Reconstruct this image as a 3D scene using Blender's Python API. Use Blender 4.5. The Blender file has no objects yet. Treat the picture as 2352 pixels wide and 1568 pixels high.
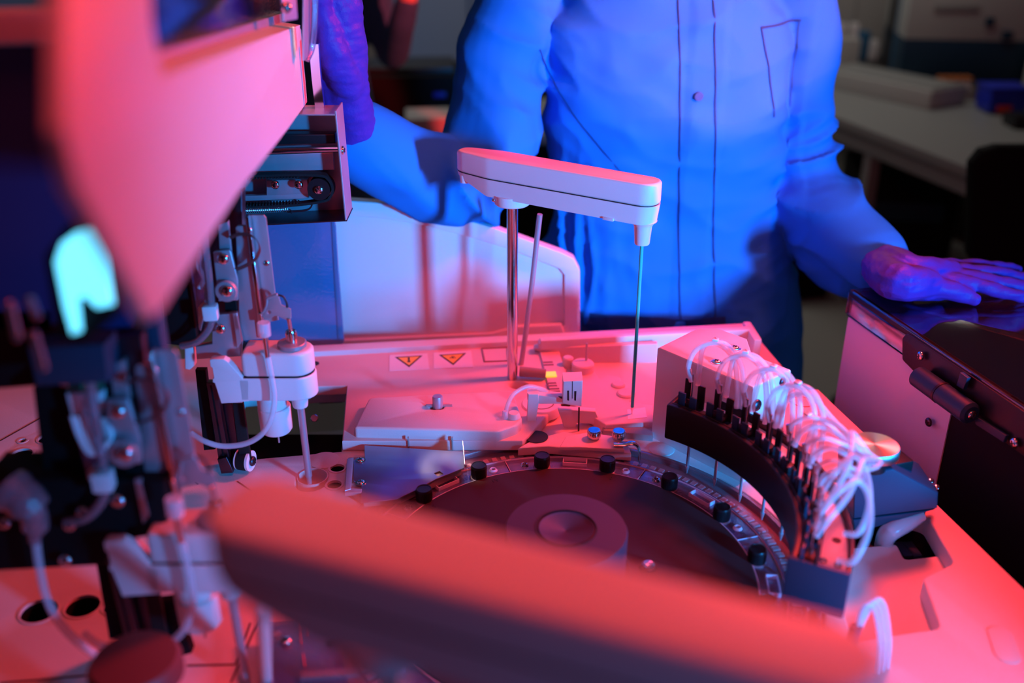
import bpy, bmesh, math, random
from mathutils import Vector, Matrix, noise
from mathutils.bvhtree import BVHTree

random.seed(7)
PI = math.pi
SC = bpy.context.scene
COL = SC.collection

# ------------------------------------------------------------------ camera
FPX = 2287.0
PITCH = math.radians(25.5)
CH = 1.70
cp, sp = math.cos(PITCH), math.sin(PITCH)
cd = bpy.data.cameras.new('camera')
cam = bpy.data.objects.new('camera', cd)
COL.objects.link(cam)
cam.location = (0, 0, CH)
cam.rotation_euler = (PI/2 - PITCH, 0, 0)
cd.sensor_width = 36.0
cd.lens = 36.0 * FPX / 2352.0
cd.clip_start = 0.02
cd.clip_end = 60
cd.dof.use_dof = True
cd.dof.focus_distance = 1.40
cd.dof.aperture_fstop = 1.9
SC.camera = cam

# ------------------------------------------------------------------ world, lights, exposure
w = bpy.data.worlds.new('world')
SC.world = w
w.use_nodes = True
w.node_tree.nodes['Background'].inputs[0].default_value = (.50, .10, .30, 1)  # magenta ambient added to tint faces turned to the camera
w.node_tree.nodes['Background'].inputs[1].default_value = 0.12
SC.view_settings.view_transform = 'Standard'
SC.view_settings.look = 'None'
SC.view_settings.exposure = 0.0
SC.view_settings.gamma = 1.0
SC.view_settings.use_curve_mapping = False

def lamp(name, kind, loc, target, color, power, size=.2, sizey=None, spot=None, blend=.3, spread=None):
    l = bpy.data.lights.new(name, kind)
    l.color = color
    l.energy = power
    if kind == 'AREA':
        l.shape = 'RECTANGLE' if sizey else 'SQUARE'
        l.size = size
        if spread:
            l.spread = math.radians(spread)
        if sizey:
            l.size_y = sizey
    if kind == 'SPOT':
        l.shadow_soft_size = size
        l.spot_size = math.radians(spot)
        l.spot_blend = blend
    o = bpy.data.objects.new(name, l)
    COL.objects.link(o)
    o.location = loc
    o.rotation_euler = (Vector(target) - Vector(loc)).to_track_quat('-Z', 'Y').to_euler()
    return o

RED = (1, .045, .048)
BLUE = (.010, .32, 1)
lamp('red_softbox', 'AREA', (.66, 1.50, 1.76), (-.14, .86, 1.02), RED, 14, .18, spread=150)
lamp('red_overhead_fill', 'AREA', (.16, .34, 2.32), (.16, .78, 1.1), RED, 5.2, .3)  # unseen fill added to redden the foreground arm top
lamp('red_chest_fill', 'SPOT', (1.25, .35, 2.05), (.40, 1.68, 1.55), RED, 850, .03, spot=17, blend=.25)  # unseen spot added to tint the upper chest
lamp('blue_softbox', 'AREA', (1.58, -.58, 1.43), (.10, 1.50, 1.22), BLUE, 13.5, .16, .26, spread=52)
lamp('white_inspection_lamp', 'SPOT', (-.33, 1.36, 1.75), (-.088, 1.165, .96), (1, .95, .9), 80, .008, spot=7, blend=1)
lamp('ceiling_fill', 'AREA', (1.2, 4.6, 2.65), (1.2, 4.6, 0), (1, .97, .9), 8, 1.2)  # unseen neutral light added over the background
lamp('ceiling_fill', 'AREA', (-.7, 5.0, 2.65), (-.7, 5.0, 0), (1, .97, .9), 7, 1.2)  # unseen neutral light added to lift the dark cupboard
lamp('ceiling_fill', 'AREA', (.1, .9, 2.72), (.1, .9, 0), (1, .97, .92), .45, 1.2)  # weak unseen light added to grey the deck shadows

# ------------------------------------------------------------------ pixel -> place helpers
def ray(u, v):
    x = (u - 1176) / FPX
    y = -(v - 784) / FPX
    return Vector((x, cp + y*sp, -sp + y*cp))
def G(u, v, z):
    """the point seen at u, v on the horizontal plane at height z"""
    d = ray(u, v)
    return Vector((0, 0, CH)) + d * ((z - CH) / d.z)
def FY(u, v, Y):
    """the point seen at u, v on the upright plane at distance Y"""
    d = ray(u, v)
    return Vector((0, 0, CH)) + d * (Y / d.y)
CX, CY = .063, .950          # centre of the reagent turntable
def pol(r, deg, z):
    a = math.radians(deg)
    return Vector((CX + r*math.cos(a), CY + r*math.sin(a), z))

# ------------------------------------------------------------------ materials
def mat(name, col, rough=.5, metal=0, spec=.5, bump=0, bscale=200, noise_amt=0, nscale=8, alpha=None, trans=0,
        coat=0, emit=None, estr=0, aniso=0, sheen=0, stretch=None, sub=0):
    m = bpy.data.materials.new(name)
    m.use_nodes = True
    nt = m.node_tree
    b = nt.nodes['Principled BSDF']
    b.inputs['Base Color'].default_value = (*col, 1)
    b.inputs['Roughness'].default_value = rough
    b.inputs['Metallic'].default_value = metal
    b.inputs['Specular IOR Level'].default_value = spec
    b.inputs['Transmission Weight'].default_value = trans
    b.inputs['Coat Weight'].default_value = coat
    b.inputs['Anisotropic'].default_value = aniso
    b.inputs['Sheen Weight'].default_value = sheen
    if sub:
        b.inputs['Subsurface Weight'].default_value = sub
        b.inputs['Subsurface Radius'].default_value = (.01, .01, .01)
    if emit:
        b.inputs['Emission Color'].default_value = (*emit, 1)
        b.inputs['Emission Strength'].default_value = estr
    tc = nt.nodes.new('ShaderNodeTexCoord')
    mp = nt.nodes.new('ShaderNodeMapping')
    nt.links.new(tc.outputs['Object'], mp.inputs[0])
    if stretch:
        mp.inputs['Scale'].default_value = stretch
    n = nt.nodes.new('ShaderNodeTexNoise')
    n.inputs['Scale'].default_value = nscale
    n.inputs['Detail'].default_value = 4
    nt.links.new(mp.outputs[0], n.inputs['Vector'])
    r = nt.nodes.new('ShaderNodeMapRange')
    na = noise_amt or .06
    r.inputs['To Min'].default_value = max(.03, rough - na)
    r.inputs['To Max'].default_value = min(1, rough + na)
    nt.links.new(n.outputs['Fac'], r.inputs['Value'])
    nt.links.new(r.outputs[0], b.inputs['Roughness'])
    if bump:
        n2 = nt.nodes.new('ShaderNodeTexNoise')
        n2.inputs['Scale'].default_value = bscale
        n2.inputs['Detail'].default_value = 3
        nt.links.new(mp.outputs[0], n2.inputs['Vector'])
        bp = nt.nodes.new('ShaderNodeBump')
        bp.inputs['Strength'].default_value = bump
        bp.inputs['Distance'].default_value = .001
        nt.links.new(n2.outputs['Fac'], bp.inputs['Height'])
        nt.links.new(bp.outputs[0], b.inputs['Normal'])
    if alpha is not None:
        b.inputs['Alpha'].default_value = alpha
    return m

M = {}
M['white'] = mat('white_plastic', (.74, .72, .71), .42, bump=.15, bscale=900)
M['deck'] = mat('beige_deck_plastic', (.72, .61, .57), .5, bump=.25, bscale=700)
M['deckdark'] = mat('grey_deck_plastic', (.30, .29, .28), .55, bump=.2, bscale=600)
M['black'] = mat('black_plastic', (.010, .010, .012), .38, spec=.35, bump=.1, bscale=400)
M['matte'] = mat('matte_black_plastic', (.006, .006, .007), .7, spec=.15)
M['satin'] = mat('satin_black_plastic', (.010, .045, .085), .42, spec=.35, bump=.1, bscale=300)
M['rubber'] = mat('black_rubber', (.01, .01, .01), .75, spec=.3, bump=.4, bscale=900)
M['steel'] = mat('polished_steel', (.70, .69, .70), .13, metal=1)
M['dullsteel'] = mat('brushed_steel', (.46, .44, .48), .42, metal=.6, noise_amt=.12, stretch=(1, 1, .06), nscale=160, bump=.05, bscale=300)
M['darksteel'] = mat('dark_steel', (.09, .075, .095), .4, metal=1, noise_amt=.1)
M['platesteel'] = mat('thin_sheet_steel', (.40, .33, .44), .34, metal=.9, noise_amt=.14, nscale=30, stretch=(1, .1, 1), bump=.12, bscale=60)
M['alu'] = mat('turned_aluminium', (.78, .74, .72), .3, metal=1, aniso=.8)
M['disc'] = mat('dark_rotor_plastic', (.040, .026, .028), .5, spec=.12, bump=.06, bscale=300)
M['hub'] = mat('rotor_knob_plastic', (.060, .035, .055), .55, spec=.2, bump=.08, bscale=300)
M['green'] = mat('green_coated_needle', (.03, .55, .42), .3)
M['coat'] = mat('blue_lab_coat_cloth', (.014, .26, .74), .85, spec=.03, bump=.5, bscale=1400)
M['seam'] = mat('blue_coat_seam', (.025, .15, .38), .9, spec=.1)
M['glove'] = mat('violet_nitrile_glove', (.045, .030, .36), .5, spec=.2, bump=.6, bscale=260)
M['skin'] = mat('skin', (.62, .40, .30), .55)
M['hair'] = mat('dark_hair', (.03, .02, .015), .6)
M['mask'] = mat('white_mask', (.7, .72, .75), .8)
M['yellow'] = mat('yellow_warning_print', (.95, .62, .05), .5)
M['print'] = mat('black_print', (.012, .01, .01), .6)
M['greyprint'] = mat('grey_print', (.25, .17, .17), .6)
M['redprint'] = mat('red_reflection_tint', (.75, .05, .03), .6)
M['sticker'] = mat('white_sticker', (.84, .82, .82), .35)
M['yellowlit'] = mat('yellow_indicator', (.9, .8, .1), .4, emit=(.85, .75, .08), estr=.7)
M['cyanglow'] = mat('cyan_reflection_glow', (.5, .8, .9), .4, emit=(.12, .72, 1), estr=1.9)  # emission stands in for blue light reflected off a metal plate
M['tube'] = mat('translucent_tubing', (.80, .84, .90), .25, alpha=.46, coat=.3)
M['wire'] = mat('black_wire', (.01, .01, .012), .45)
M['ribbon'] = mat('dark_ribbon_cable', (.07, .02, .02), .4)
M['floor'] = mat('grey_floor_vinyl', (.34, .33, .30), .5, bump=.05, bscale=40, nscale=3)
M['wall'] = mat('grey_wall_paint', (.40, .40, .38), .8)
M['bench'] = mat('grey_bench_top', (.34, .34, .33), .45)
M['cabinet'] = mat('grey_cabinet', (.34, .34, .33), .6)
M['offwhite'] = mat('offwhite_instrument_shell', (.55, .55, .52), .5)
M['bluebox'] = mat('blue_plastic_box', (.01, .03, .55), .4)
M['orange'] = mat('orange_caps', (.7, .22, .05), .5)
M['bluescrub'] = mat('blue_scrub_cloth', (.03, .14, .28), .9)
M['navy'] = mat('dark_blue_acrylic', (.02, .03, .12), .12)
M['tick'] = mat('cuvette_plastic', (.60, .42, .46), .25, alpha=.45)
M['pcb'] = mat('green_circuit_board', (.03, .16, .09), .5)
M['tealpad'] = mat('teal_tray_mat', (.16, .36, .44), .5)

def clear(name, tint, refl=.12, rough=.06, body=.1, bodycol=(.7, .7, .75), wav=.25):
    m = bpy.data.materials.new(name)
    m.use_nodes = True
    nt = m.node_tree
    nt.nodes.clear()
    out = nt.nodes.new('ShaderNodeOutputMaterial')
    tr = nt.nodes.new('ShaderNodeBsdfTransparent')
    tr.inputs[0].default_value = (*tint, 1)
    gl = nt.nodes.new('ShaderNodeBsdfGlossy')
    gl.inputs['Roughness'].default_value = rough
    df = nt.nodes.new('ShaderNodeBsdfDiffuse')
    df.inputs[0].default_value = (*bodycol, 1)
    fr = nt.nodes.new('ShaderNodeFresnel')
    fr.inputs[0].default_value = 1.5
    m1 = nt.nodes.new('ShaderNodeMixShader')
    m1.inputs[0].default_value = body
    nt.links.new(tr.outputs[0], m1.inputs[1])
    nt.links.new(df.outputs[0], m1.inputs[2])
    mth = nt.nodes.new('ShaderNodeMath')
    mth.operation = 'MULTIPLY_ADD'
    mth.inputs[1].default_value = 1.0
    mth.inputs[2].default_value = refl*.3
    nt.links.new(fr.outputs[0], mth.inputs[0])
    m2 = nt.nodes.new('ShaderNodeMixShader')
    nt.links.new(mth.outputs[0], m2.inputs[0])
    nt.links.new(m1.outputs[0], m2.inputs[1])
    nt.links.new(gl.outputs[0], m2.inputs[2])
    nz = nt.nodes.new('ShaderNodeTexNoise')
    nz.inputs['Scale'].default_value = 60
    bp = nt.nodes.new('ShaderNodeBump')
    bp.inputs['Strength'].default_value = wav
    bp.inputs['Distance'].default_value = .002
    nt.links.new(nz.outputs['Fac'], bp.inputs['Height'])
    nt.links.new(bp.outputs[0], gl.inputs['Normal'])
    nt.links.new(m2.outputs[0], out.inputs[0])
    return m
M['clear'] = clear('clear_acrylic', (.80, .76, .88), .5, .10, .22, (.35, .25, .6))
M['clear2'] = clear('clear_ring_plastic', (.75, .65, .72), .2, .15, .32, (.55, .38, .44))
M['rimline'] = mat('bright_clear_rim', (.75, .66, .80), .2, alpha=.75)
M['plum'] = mat('dark_violet_ring_floor', (.10, .06, .16), .25, spec=.6)
M['capred'] = mat('dull_red_brown_plastic', (.16, .05, .05), .5)
M['smoke'] = clear('smoked_blue_acrylic', (.07, .26, .55), .3, .05, .55, (.03, .30, .62))
M['glass'] = clear('tinted_glass_lid', (.78, .76, .84), .5, .05, .04, (.1, .12, .3), wav=.02)
M['cleargrey'] = clear('grey_clear_cover', (.40, .42, .46), .3, .05, .05, (.3, .3, .35))

# ------------------------------------------------------------------ mesh helpers (world coordinates)
def fin(bm, smooth=True, ang=38, recalc=True):
    me = bpy.data.meshes.new('m')
    if recalc:
        bmesh.ops.recalc_face_normals(bm, faces=bm.faces[:])
    bm.to_mesh(me)
    bm.free()
    if smooth:
        me.shade_smooth()
        me.set_sharp_from_angle(angle=math.radians(ang))
    return me

def join(*mes):
    bm = bmesh.new()
    for m in mes:
        bm.from_mesh(m)
    me = bpy.data.meshes.new('m')
    bm.to_mesh(me)
    bm.free()
    me.shade_smooth()
    me.set_sharp_from_angle(angle=math.radians(38))
    return me

def box(c, s, rz=0, bev=.0015, rot=None, seg=2):
    bm = bmesh.new()
    bmesh.ops.create_cube(bm, size=1)
    bmesh.ops.scale(bm, vec=Vector(s), verts=bm.verts)
    if bev:
        bmesh.ops.bevel(bm, geom=bm.edges[:], offset=min(bev, min(s)*.45), segments=seg, affect='EDGES', profile=.6)
    R = rot if rot else Matrix.Rotation(rz, 4, 'Z')
    bm.transform(Matrix.Translation(Vector(c)) @ R)
    return fin(bm)

def frame(z_axis, up=Vector((0, 0, 1))):
    z = Vector(z_axis).normalized()
    if abs(z.dot(up)) > .98:
        up = Vector((0, 1, 0))
    x = up.cross(z).normalized()
    y = z.cross(x)
    return Matrix((x, y, z)).transposed().to_4x4()

def lathe(prof, c, axis=(0, 0, 1), seg=32):
    """prof: list of (r, h) along the axis"""
    bm = bmesh.new()
    rings = []
    for r, h in prof:
        if r < 1e-6:
            rings.append([bm.verts.new((0, 0, h))])
        else:
            rings.append([bm.verts.new((r*math.cos(2*PI*i/seg), r*math.sin(2*PI*i/seg), h)) for i in range(seg)])
    for a, b in zip(rings, rings[1:]):
        for i in range(seg):
            j = (i+1) % seg
            if len(a) == 1 and len(b) == 1:
                continue
            if len(a) == 1:
                bm.faces.new((a[0], b[i], b[j]))
            elif len(b) == 1:
                bm.faces.new((a[i], a[j], b[0]))
            else:
                bm.faces.new((a[i], a[j], b[j], b[i]))
    bm.transform(Matrix.Translation(Vector(c)) @ frame(axis))
    return fin(bm)

def cyl(p0, p1, r0, r1=None, seg=20, bev=.0008):
    p0, p1 = Vector(p0), Vector(p1)
    r1 = r0 if r1 is None else r1
    L = (p1-p0).length
    b = min(bev, r0*.4, r1*.4, L*.3)
    return lathe([(0, 0), (r0-b, 0), (r0, b), (r1, L-b), (r1-b, L), (0, L)], p0, p1-p0, seg)

def catmull(pts, n=8, closed=False):
    pts = [Vector(p) for p in pts]
    if closed:
        P = [pts[-1]] + pts + [pts[0], pts[1]]
    else:
        P = [pts[0]*2-pts[1]] + pts + [pts[-1]*2-pts[-2]]
    out = []
    for i in range(1, len(P)-2):
        for k in range(n):
            t = k/n
            a, b, c, d = P[i-1], P[i], P[i+1], P[i+2]
            out.append(.5*((2*b)+(c-a)*t+(2*a-5*b+4*c-d)*t*t+(3*b-a-3*c+d)*t**3))
    if not closed:
        out.append(pts[-1])
    return out

def tube(pts, r, seg=10, n=8, smooth=True, radii=None, flat=1.0):
    P = catmull(pts, n) if smooth else [Vector(p) for p in pts]
    bm = bmesh.new()
    rings = []
    up = Vector((0, 0, 1))
    prev = None
    for i, p in enumerate(P):
        t = (P[min(i+1, len(P)-1)] - P[max(i-1, 0)]).normalized()
        if prev is None:
            x = t.cross(up)
            if x.length < .05:
                x = t.cross(Vector((0, 1, 0)))
        else:
            x = prev - t*prev.dot(t)
        x.normalize()
        prev = x
        y = t.cross(x)
        rr = r if radii is None else radii[min(int(i/max(1, len(P)-1)*(len(radii)-1)+.5), len(radii)-1)]
        rings.append([bm.verts.new(p + x*rr*math.cos(2*PI*k/seg) + y*rr*flat*math.sin(2*PI*k/seg)) for k in range(seg)])
    for a, b in zip(rings, rings[1:]):
        for k in range(seg):
            j = (k+1) % seg
            bm.faces.new((a[k], a[j], b[j], b[k]))
    bm.faces.new(rings[0][::-1])
    bm.faces.new(rings[-1])
    return fin(bm)

def plate(loops, Mx, thick, bev=0.0, res=2):
    """flat panel from 2-D loops (outline, then holes) with rounded arrises; top face on the plane, body behind it"""
    cu = bpy.data.curves.new('c', 'CURVE')
    cu.dimensions = '2D'
    cu.fill_mode = 'BOTH'
    b = min(bev, thick*.45)
    cu.extrude = thick/2 - b
    cu.bevel_depth = b
    cu.bevel_resolution = res
    cu.offset = -b
    for lp in loops:
        s = cu.splines.new('POLY')
        s.points.add(len(lp)-1)
        for i, q in enumerate(lp):
            s.points[i].co = (q[0], q[1], 0, 1)
        s.use_cyclic_u = True
    ob = bpy.data.objects.new('t', cu)
    me = bpy.data.meshes.new_from_object(ob)
    bpy.data.objects.remove(ob)
    bpy.data.curves.remove(cu)
    bm = bmesh.new()
    bm.from_mesh(me)
    bpy.data.meshes.remove(me)
    bmesh.ops.remove_doubles(bm, verts=bm.verts, dist=1e-6)
    bm.transform(Mx @ Matrix.Translation((0, 0, -thick/2)))
    return fin(bm, ang=30)

def rnd(lp, r, n=4, only=None):
    """round the corners of a 2-D loop"""
    out = []
    L = len(lp)
    for i in range(L):
        p0, p, p1 = Vector(lp[i-1][:2]), Vector(lp[i][:2]), Vector(lp[(i+1) % L][:2])
        if only is not None and i not in only:
            out.append(tuple(p))
            continue
        d0, d1 = (p0-p), (p1-p)
        rr = min(r, d0.length*.45, d1.length*.45)
        a, b = p + d0.normalized()*rr, p + d1.normalized()*rr
        for k in range(n+1):
            t = k/n
            q = a*(1-t)**2 + p*2*t*(1-t) + b*t*t
            out.append((q.x, q.y))
    return out

def circ(c, r, n=24, a0=0, a1=360):
    if a1-a0 >= 360:
        return [(c[0]+r*math.cos(2*PI*i/n), c[1]+r*math.sin(2*PI*i/n)) for i in range(n)]
    return [(c[0]+r*math.cos(math.radians(a0+(a1-a0)*i/n)), c[1]+r*math.sin(math.radians(a0+(a1-a0)*i/n))) for i in range(n+1)]

def slab(pix, z, thick, bev=.002, holes=(), rr=0, raw=False):
    """level panel whose top at height z has the outline seen at these pixels"""
    lp = pix if raw else [tuple(G(u, v, z)[:2]) for u, v in pix]
    if rr:
        lp = rnd(lp, rr)
    return plate([lp] + list(holes), Matrix.Translation((0, 0, z)), thick, bev)

YM = Matrix(((1, 0, 0, 0), (0, 0, -1, 0), (0, 1, 0, 0), (0, 0, 0, 1)))     # local x,y -> world x,z ; local z -> -y
def upright(pix, Y, thick, bev=.001, holes=(), rr=0):
    """upright panel facing -y at distance Y"""
    f = lambda q: (FY(q[0], q[1], Y).x, FY(q[0], q[1], Y).z)
    lp = [f(q) for q in pix]
    if rr:
        lp = rnd(lp, rr)
    return plate([lp] + [[f(q) for q in h] for h in holes], Matrix.Translation((0, Y, 0)) @ YM, thick, bev)

def panel3(P3, thick, bev=.001, rr=0, holes3=()):
    """panel whose face passes through three-dimensional points (first three give the plane)"""
    P3 = [Vector(p) for p in P3]
    o = P3[0]
    n = Vector((0, 0, 0))
    for i in range(len(P3)):
        a, b = P3[i]-o, P3[(i+1) % len(P3)]-o
        n += a.cross(b)
    n.normalize()
    toc = Vector((0, 0, CH)) - o
    if n.dot(toc) < 0:
        n = -n
    R = frame(n)
    R.translation = o
    inv = R.inverted()
    lp = [tuple((inv @ p)[:2]) for p in P3]
    if rr:
        lp = rnd(lp, rr)
    return plate([lp] + [[tuple((inv @ Vector(p))[:2]) for p in h] for h in holes3], R, thick, bev)

def arc_solid(r0, r1, a0, a1, z0, z1, n=48, bev=.0015):
    lp = [(CX+r1*math.cos(math.radians(a0+(a1-a0)*i/n)), CY+r1*math.sin(math.radians(a0+(a1-a0)*i/n))) for i in range(n+1)]
    lp += [(CX+r0*math.cos(math.radians(a1-(a1-a0)*i/n)), CY+r0*math.sin(math.radians(a1-(a1-a0)*i/n))) for i in range(n+1)]
    return plate([lp], Matrix.Translation((0, 0, z1)), z1-z0, bev)

def ring_solid(r0, r1, z0, z1, n=96, bev=.001):
    return plate([circ((CX, CY), r1, n), circ((CX, CY), r0, n)], Matrix.Translation((0, 0, z1)), z1-z0, bev)

def text(s, size, Mx, thick=.0003):
    cu = bpy.data.curves.new('t', 'FONT')
    cu.body = s
    cu.size = size
    cu.align_x = 'CENTER'
    cu.align_y = 'CENTER'
    cu.extrude = thick/2
    ob = bpy.data.objects.new('t', cu)
    me = bpy.data.meshes.new_from_object(ob)
    bpy.data.objects.remove(ob)
    me.transform(Mx)
    return me

# ------------------------------------------------------------------ object helpers
BASE = {}
def base_of(o):
    return BASE.get(o.name, Vector((0, 0, 0)))
def thing(name, label, cat, base, group=None):
    o = bpy.data.objects.new(name, None)
    o.empty_display_size = .02
    COL.objects.link(o)
    o.location = Vector(base)
    o['label'] = label
    o['category'] = cat
    if group:
        o['group'] = group
    BASE[o.name] = Vector(base)
    return o
def part(name, me, m, parent, label=None, kind=None):
    b = base_of(parent)
    me.name = name
    me.transform(Matrix.Translation(-b))
    if m:
        me.materials.clear()
        me.materials.append(m)
    o = bpy.data.objects.new(name, me)
    COL.objects.link(o)
    o.parent = parent
    BASE[o.name] = b
    if label:
        o['label'] = label
    if kind:
        o['kind'] = kind
    return o
def solo(name, me, m, label=None, cat=None, group=None, kind=None):
    me.name = name
    vs = [v.co for v in me.vertices]
    mn = Vector((min(v.x for v in vs), min(v.y for v in vs), min(v.z for v in vs)))
    mx = Vector((max(v.x for v in vs), max(v.y for v in vs), max(v.z for v in vs)))
    b = Vector(((mn.x+mx.x)/2, (mn.y+mx.y)/2, mn.z))
    me.transform(Matrix.Translation(-b))
    if m:
        me.materials.clear()
        me.materials.append(m)
    o = bpy.data.objects.new(name, me)
    COL.objects.link(o)
    o.location = b
    BASE[o.name] = b
    if label:
        o['label'] = label
        o['category'] = cat
    if group:
        o['group'] = group
    if kind:
        o['kind'] = kind
    return o
def structure(name, me, m):
    return solo(name, me, m, kind='structure')
def copy_tree(o, parent=None, loc=None):
    c = o.copy()
    COL.objects.link(c)
    if parent:
        c.parent = parent
    if loc is not None:
        c.location = loc
    for ch in o.children:
        copy_tree(ch, c)
    return c

def screw(parent, p, axis, r, m='steel', name='screw', ring=None):
    h = r*.55
    s = part(name, lathe([(0, 0), (r, 0), (r, h*.35), (r*.86, h*.75), (r*.5, h), (0, h*1.05)], p, axis, 18), M[m], parent)
    R = frame(axis)
    R.translation = Vector(p) + Vector(axis).normalized()*h*.9
    a = .5
    c1 = box((0, 0, 0), (r*1.1, r*.2, h*.5), bev=0)
    c2 = box((0, 0, 0), (r*.2, r*1.1, h*.5), bev=0)
    j = join(c1, c2)
    j.transform(R @ Matrix.Rotation(a, 4, 'Z'))
    if s.parent.parent is None:
        part('recess', j, M['print'], s)
    if ring:
        part('washer', lathe([(r*1.05, 0), (ring, 0), (ring, r*.12), (r*1.05, r*.12)], p, axis, 22), M[m], parent)
    return s

# ================================================================== THE ROOM
structure('floor', box((.6, 2.4, -.03), (9, 9.6, .06), bev=0), M['floor'])
structure('wall_back', box((.6, 6.6, 1.4), (9, .1, 2.8), bev=0), M['wall'])
structure('wall_left', box((-3.9, 2.4, 1.4), (.1, 8.4, 2.8), bev=0), M['wall'])
structure('wall_right', box((5.1, 2.4, 1.4), (.1, 8.4, 2.8), bev=0), M['wall'])
structure('ceiling', box((.6, 2.4, 2.85), (9, 9.6, .06), bev=0), M['wall'])
structure('baseboard_back', box((.6, 6.53, .05), (9, .02, .1), bev=.003), M['cabinet'])

# ================================================================== ANALYSER DECK
ZD = .945
deck = thing('analyzer_deck', 'pale plastic deck of the laboratory analyser around the dark turntable', 'laboratory analyser', (CX, CY, 0))
bx = lambda u, v, z=ZD: tuple(G(u, v, z)[:2])
e0, e1 = Vector(bx(1880, 893)), Vector(bx(2352, 1350))
ed = (e1-e0).normalized()
eN = e1 + ed*.55
rear_r = Vector(bx(1722, 752))
outline = [(-.95, .28), tuple(eN), tuple(e0), tuple(G(1842, 893, ZD)[:2]), tuple(rear_r), tuple(G(795, 800, ZD)[:2]), (-.95, 1.46)]
def slot(u, v, w, l, ang, z=ZD, n=8):
    c = G(u, v, z)
    a = math.radians(ang)
    pts = []
    for k in range(n+1):
        t = PI*k/n
        pts.append((w*math.cos(t), l + w*math.sin(t)))
    for k in range(n+1):
        t = PI + PI*k/n
        pts.append((w*math.cos(t), -l + w*math.sin(t)))
    return [(c.x + x*math.cos(a) - y*math.sin(a), c.y + x*math.sin(a) + y*math.cos(a)) for x, y in pts]
cavity = [bx(560, 898), bx(640, 892), bx(795, 886), bx(787, 1000), bx(784, 1036), bx(600, 1052), bx(545, 1060), bx(530, 960)]
recess_r = [bx(*q) for q in [(1990, 1150), (2128, 1182), (2192, 1292), (2118, 1326), (2160, 1442), (1962, 1470), (1935, 1395), (1950, 1230)]]
wells = [((775, 1075), .0105), ((768, 1113), .0105), ((90, 1403), .0205), ((190, 1392), .0195), ((272, 1390), .0170), ((50, 1043), .0150), ((110, 1007), .0140), ((52, 1012), .006), ((115, 978), .005), ((2, 1080), .012)]
holes = [circ((CX, CY), .297, 96), cavity, rnd(recess_r, .008)]
for (q, r) in wells:
    holes.append(circ(bx(*q), r, 20))
holes.append(slot(716, 1100, .021, .008, 0))
holes.append(slot(648, 1545, .021, .010, 0))
part('deck_plate', plate([outline] + holes, Matrix.Translation((0, 0, ZD)), .03, .0025), M['deck'], deck)
# rims round the wells and short sleeves below
for i, (q, r) in enumerate(wells):
    c = G(*q, ZD)
    we = part('well', lathe([(r-.0002, -.003), (r-.0012, -.05), (0, -.05), (0, -.052), (r+.0005, -.052), (r-.0002, -.003)], c, (0, 0, 1), 24), M['matte'], deck)
    part('rim', lathe([(r+.0005, 0), (r+.0022, 0), (r+.0022, .0008), (r-.0006, .0008), (r-.0006, -.003), (r+.0005, -.003), (r+.0005, 0)], c, (0, 0, 1), 24), M['deck'], we)
for (u, v) in ((716, 1100), (648, 1545)):
    c = G(u, v, ZD)
    wl = part('wash_well', lathe([(.0200, .0006), (.0212, .0006), (.0212, -.04), (.0, -.04), (0, -.036), (.0185, -.036), (.0200, .0006)], (c.x, c.y+.006, ZD), (0, 0, 1), 28), M['deck'], deck, label='U shaped wash well let into the deck')
    part('drain_ring', lathe([(.003, 0), (.0085, 0), (.0085, .006), (.007, .008), (.0045, .008), (.003, .004)], (c.x+.004, c.y+.004, ZD-.036), (0, 0, 1), 22), M['sticker'], wl)
# recessed round knock-outs that show as faint discs
for (u, v, r) in ((745, 1057, .0215), (815, 898, .0125), (1520, 1032, .018)):
    c = G(u, v, ZD+.0002)
    part('knockout_disc', lathe([(0, 0), (r, 0), (r, .0006), (r-.0012, .0012), (0, .0012)], c, (0, 0, 1), 36), M['deck'], deck)
# seam grooves across the left deck
def strip(q0, q1, z, w, h, m, nm, lab=None):
    a, b = G(*q0, z), G(*q1, z)
    L = (b-a).length
    ang = math.atan2(b.y-a.y, b.x-a.x)
    return part(nm, box((a+b)/2, (L, w, h), ang, bev=min(w, h)*.3), M[m], deck, label=lab)
for q0, q1 in (((455, 1112), (420, 1085)), ((600, 1410), (530, 1568)), ((430, 1528), (542, 1525)), ((542, 1525), (575, 1430)), ((0, 1568), (330, 1540)), ((545, 1105), (590, 1135)), ((0, 1012), (200, 900))):
    strip(q0, q1, ZD+.0003, .0022, .0006, 'ribbon', 'seam_line')
# body of the machine below the deck
lower = [(-.93, .30), tuple(eN + Vector((-.02, .02))), tuple(e0+Vector((-.02, -.02))), tuple(rear_r+Vector((-.02, -.02))), (-.93, 1.44)]
part('cabinet_shell', plate([lower, circ((CX, CY), .36, 48)], Matrix.Translation((0, 0, .80)), .78, .004), M['cabinet'], deck, label='grey cabinet under the deck')
part('inner_tray', box((-.05, .95, .845), (1.15, .95, .01), bev=.001), M['matte'], deck, label='black floor seen through the openings')
# things seen through the black opening
part('inner_bracket', upright([(735, 905), (790, 903), (786, 925), (733, 928)], 1.46, .01), M['deckdark'], deck)
part('inner_pipe', cyl(G(722, 960, .87), G(722, 960, .93), .006), M['steel'], deck)

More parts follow.
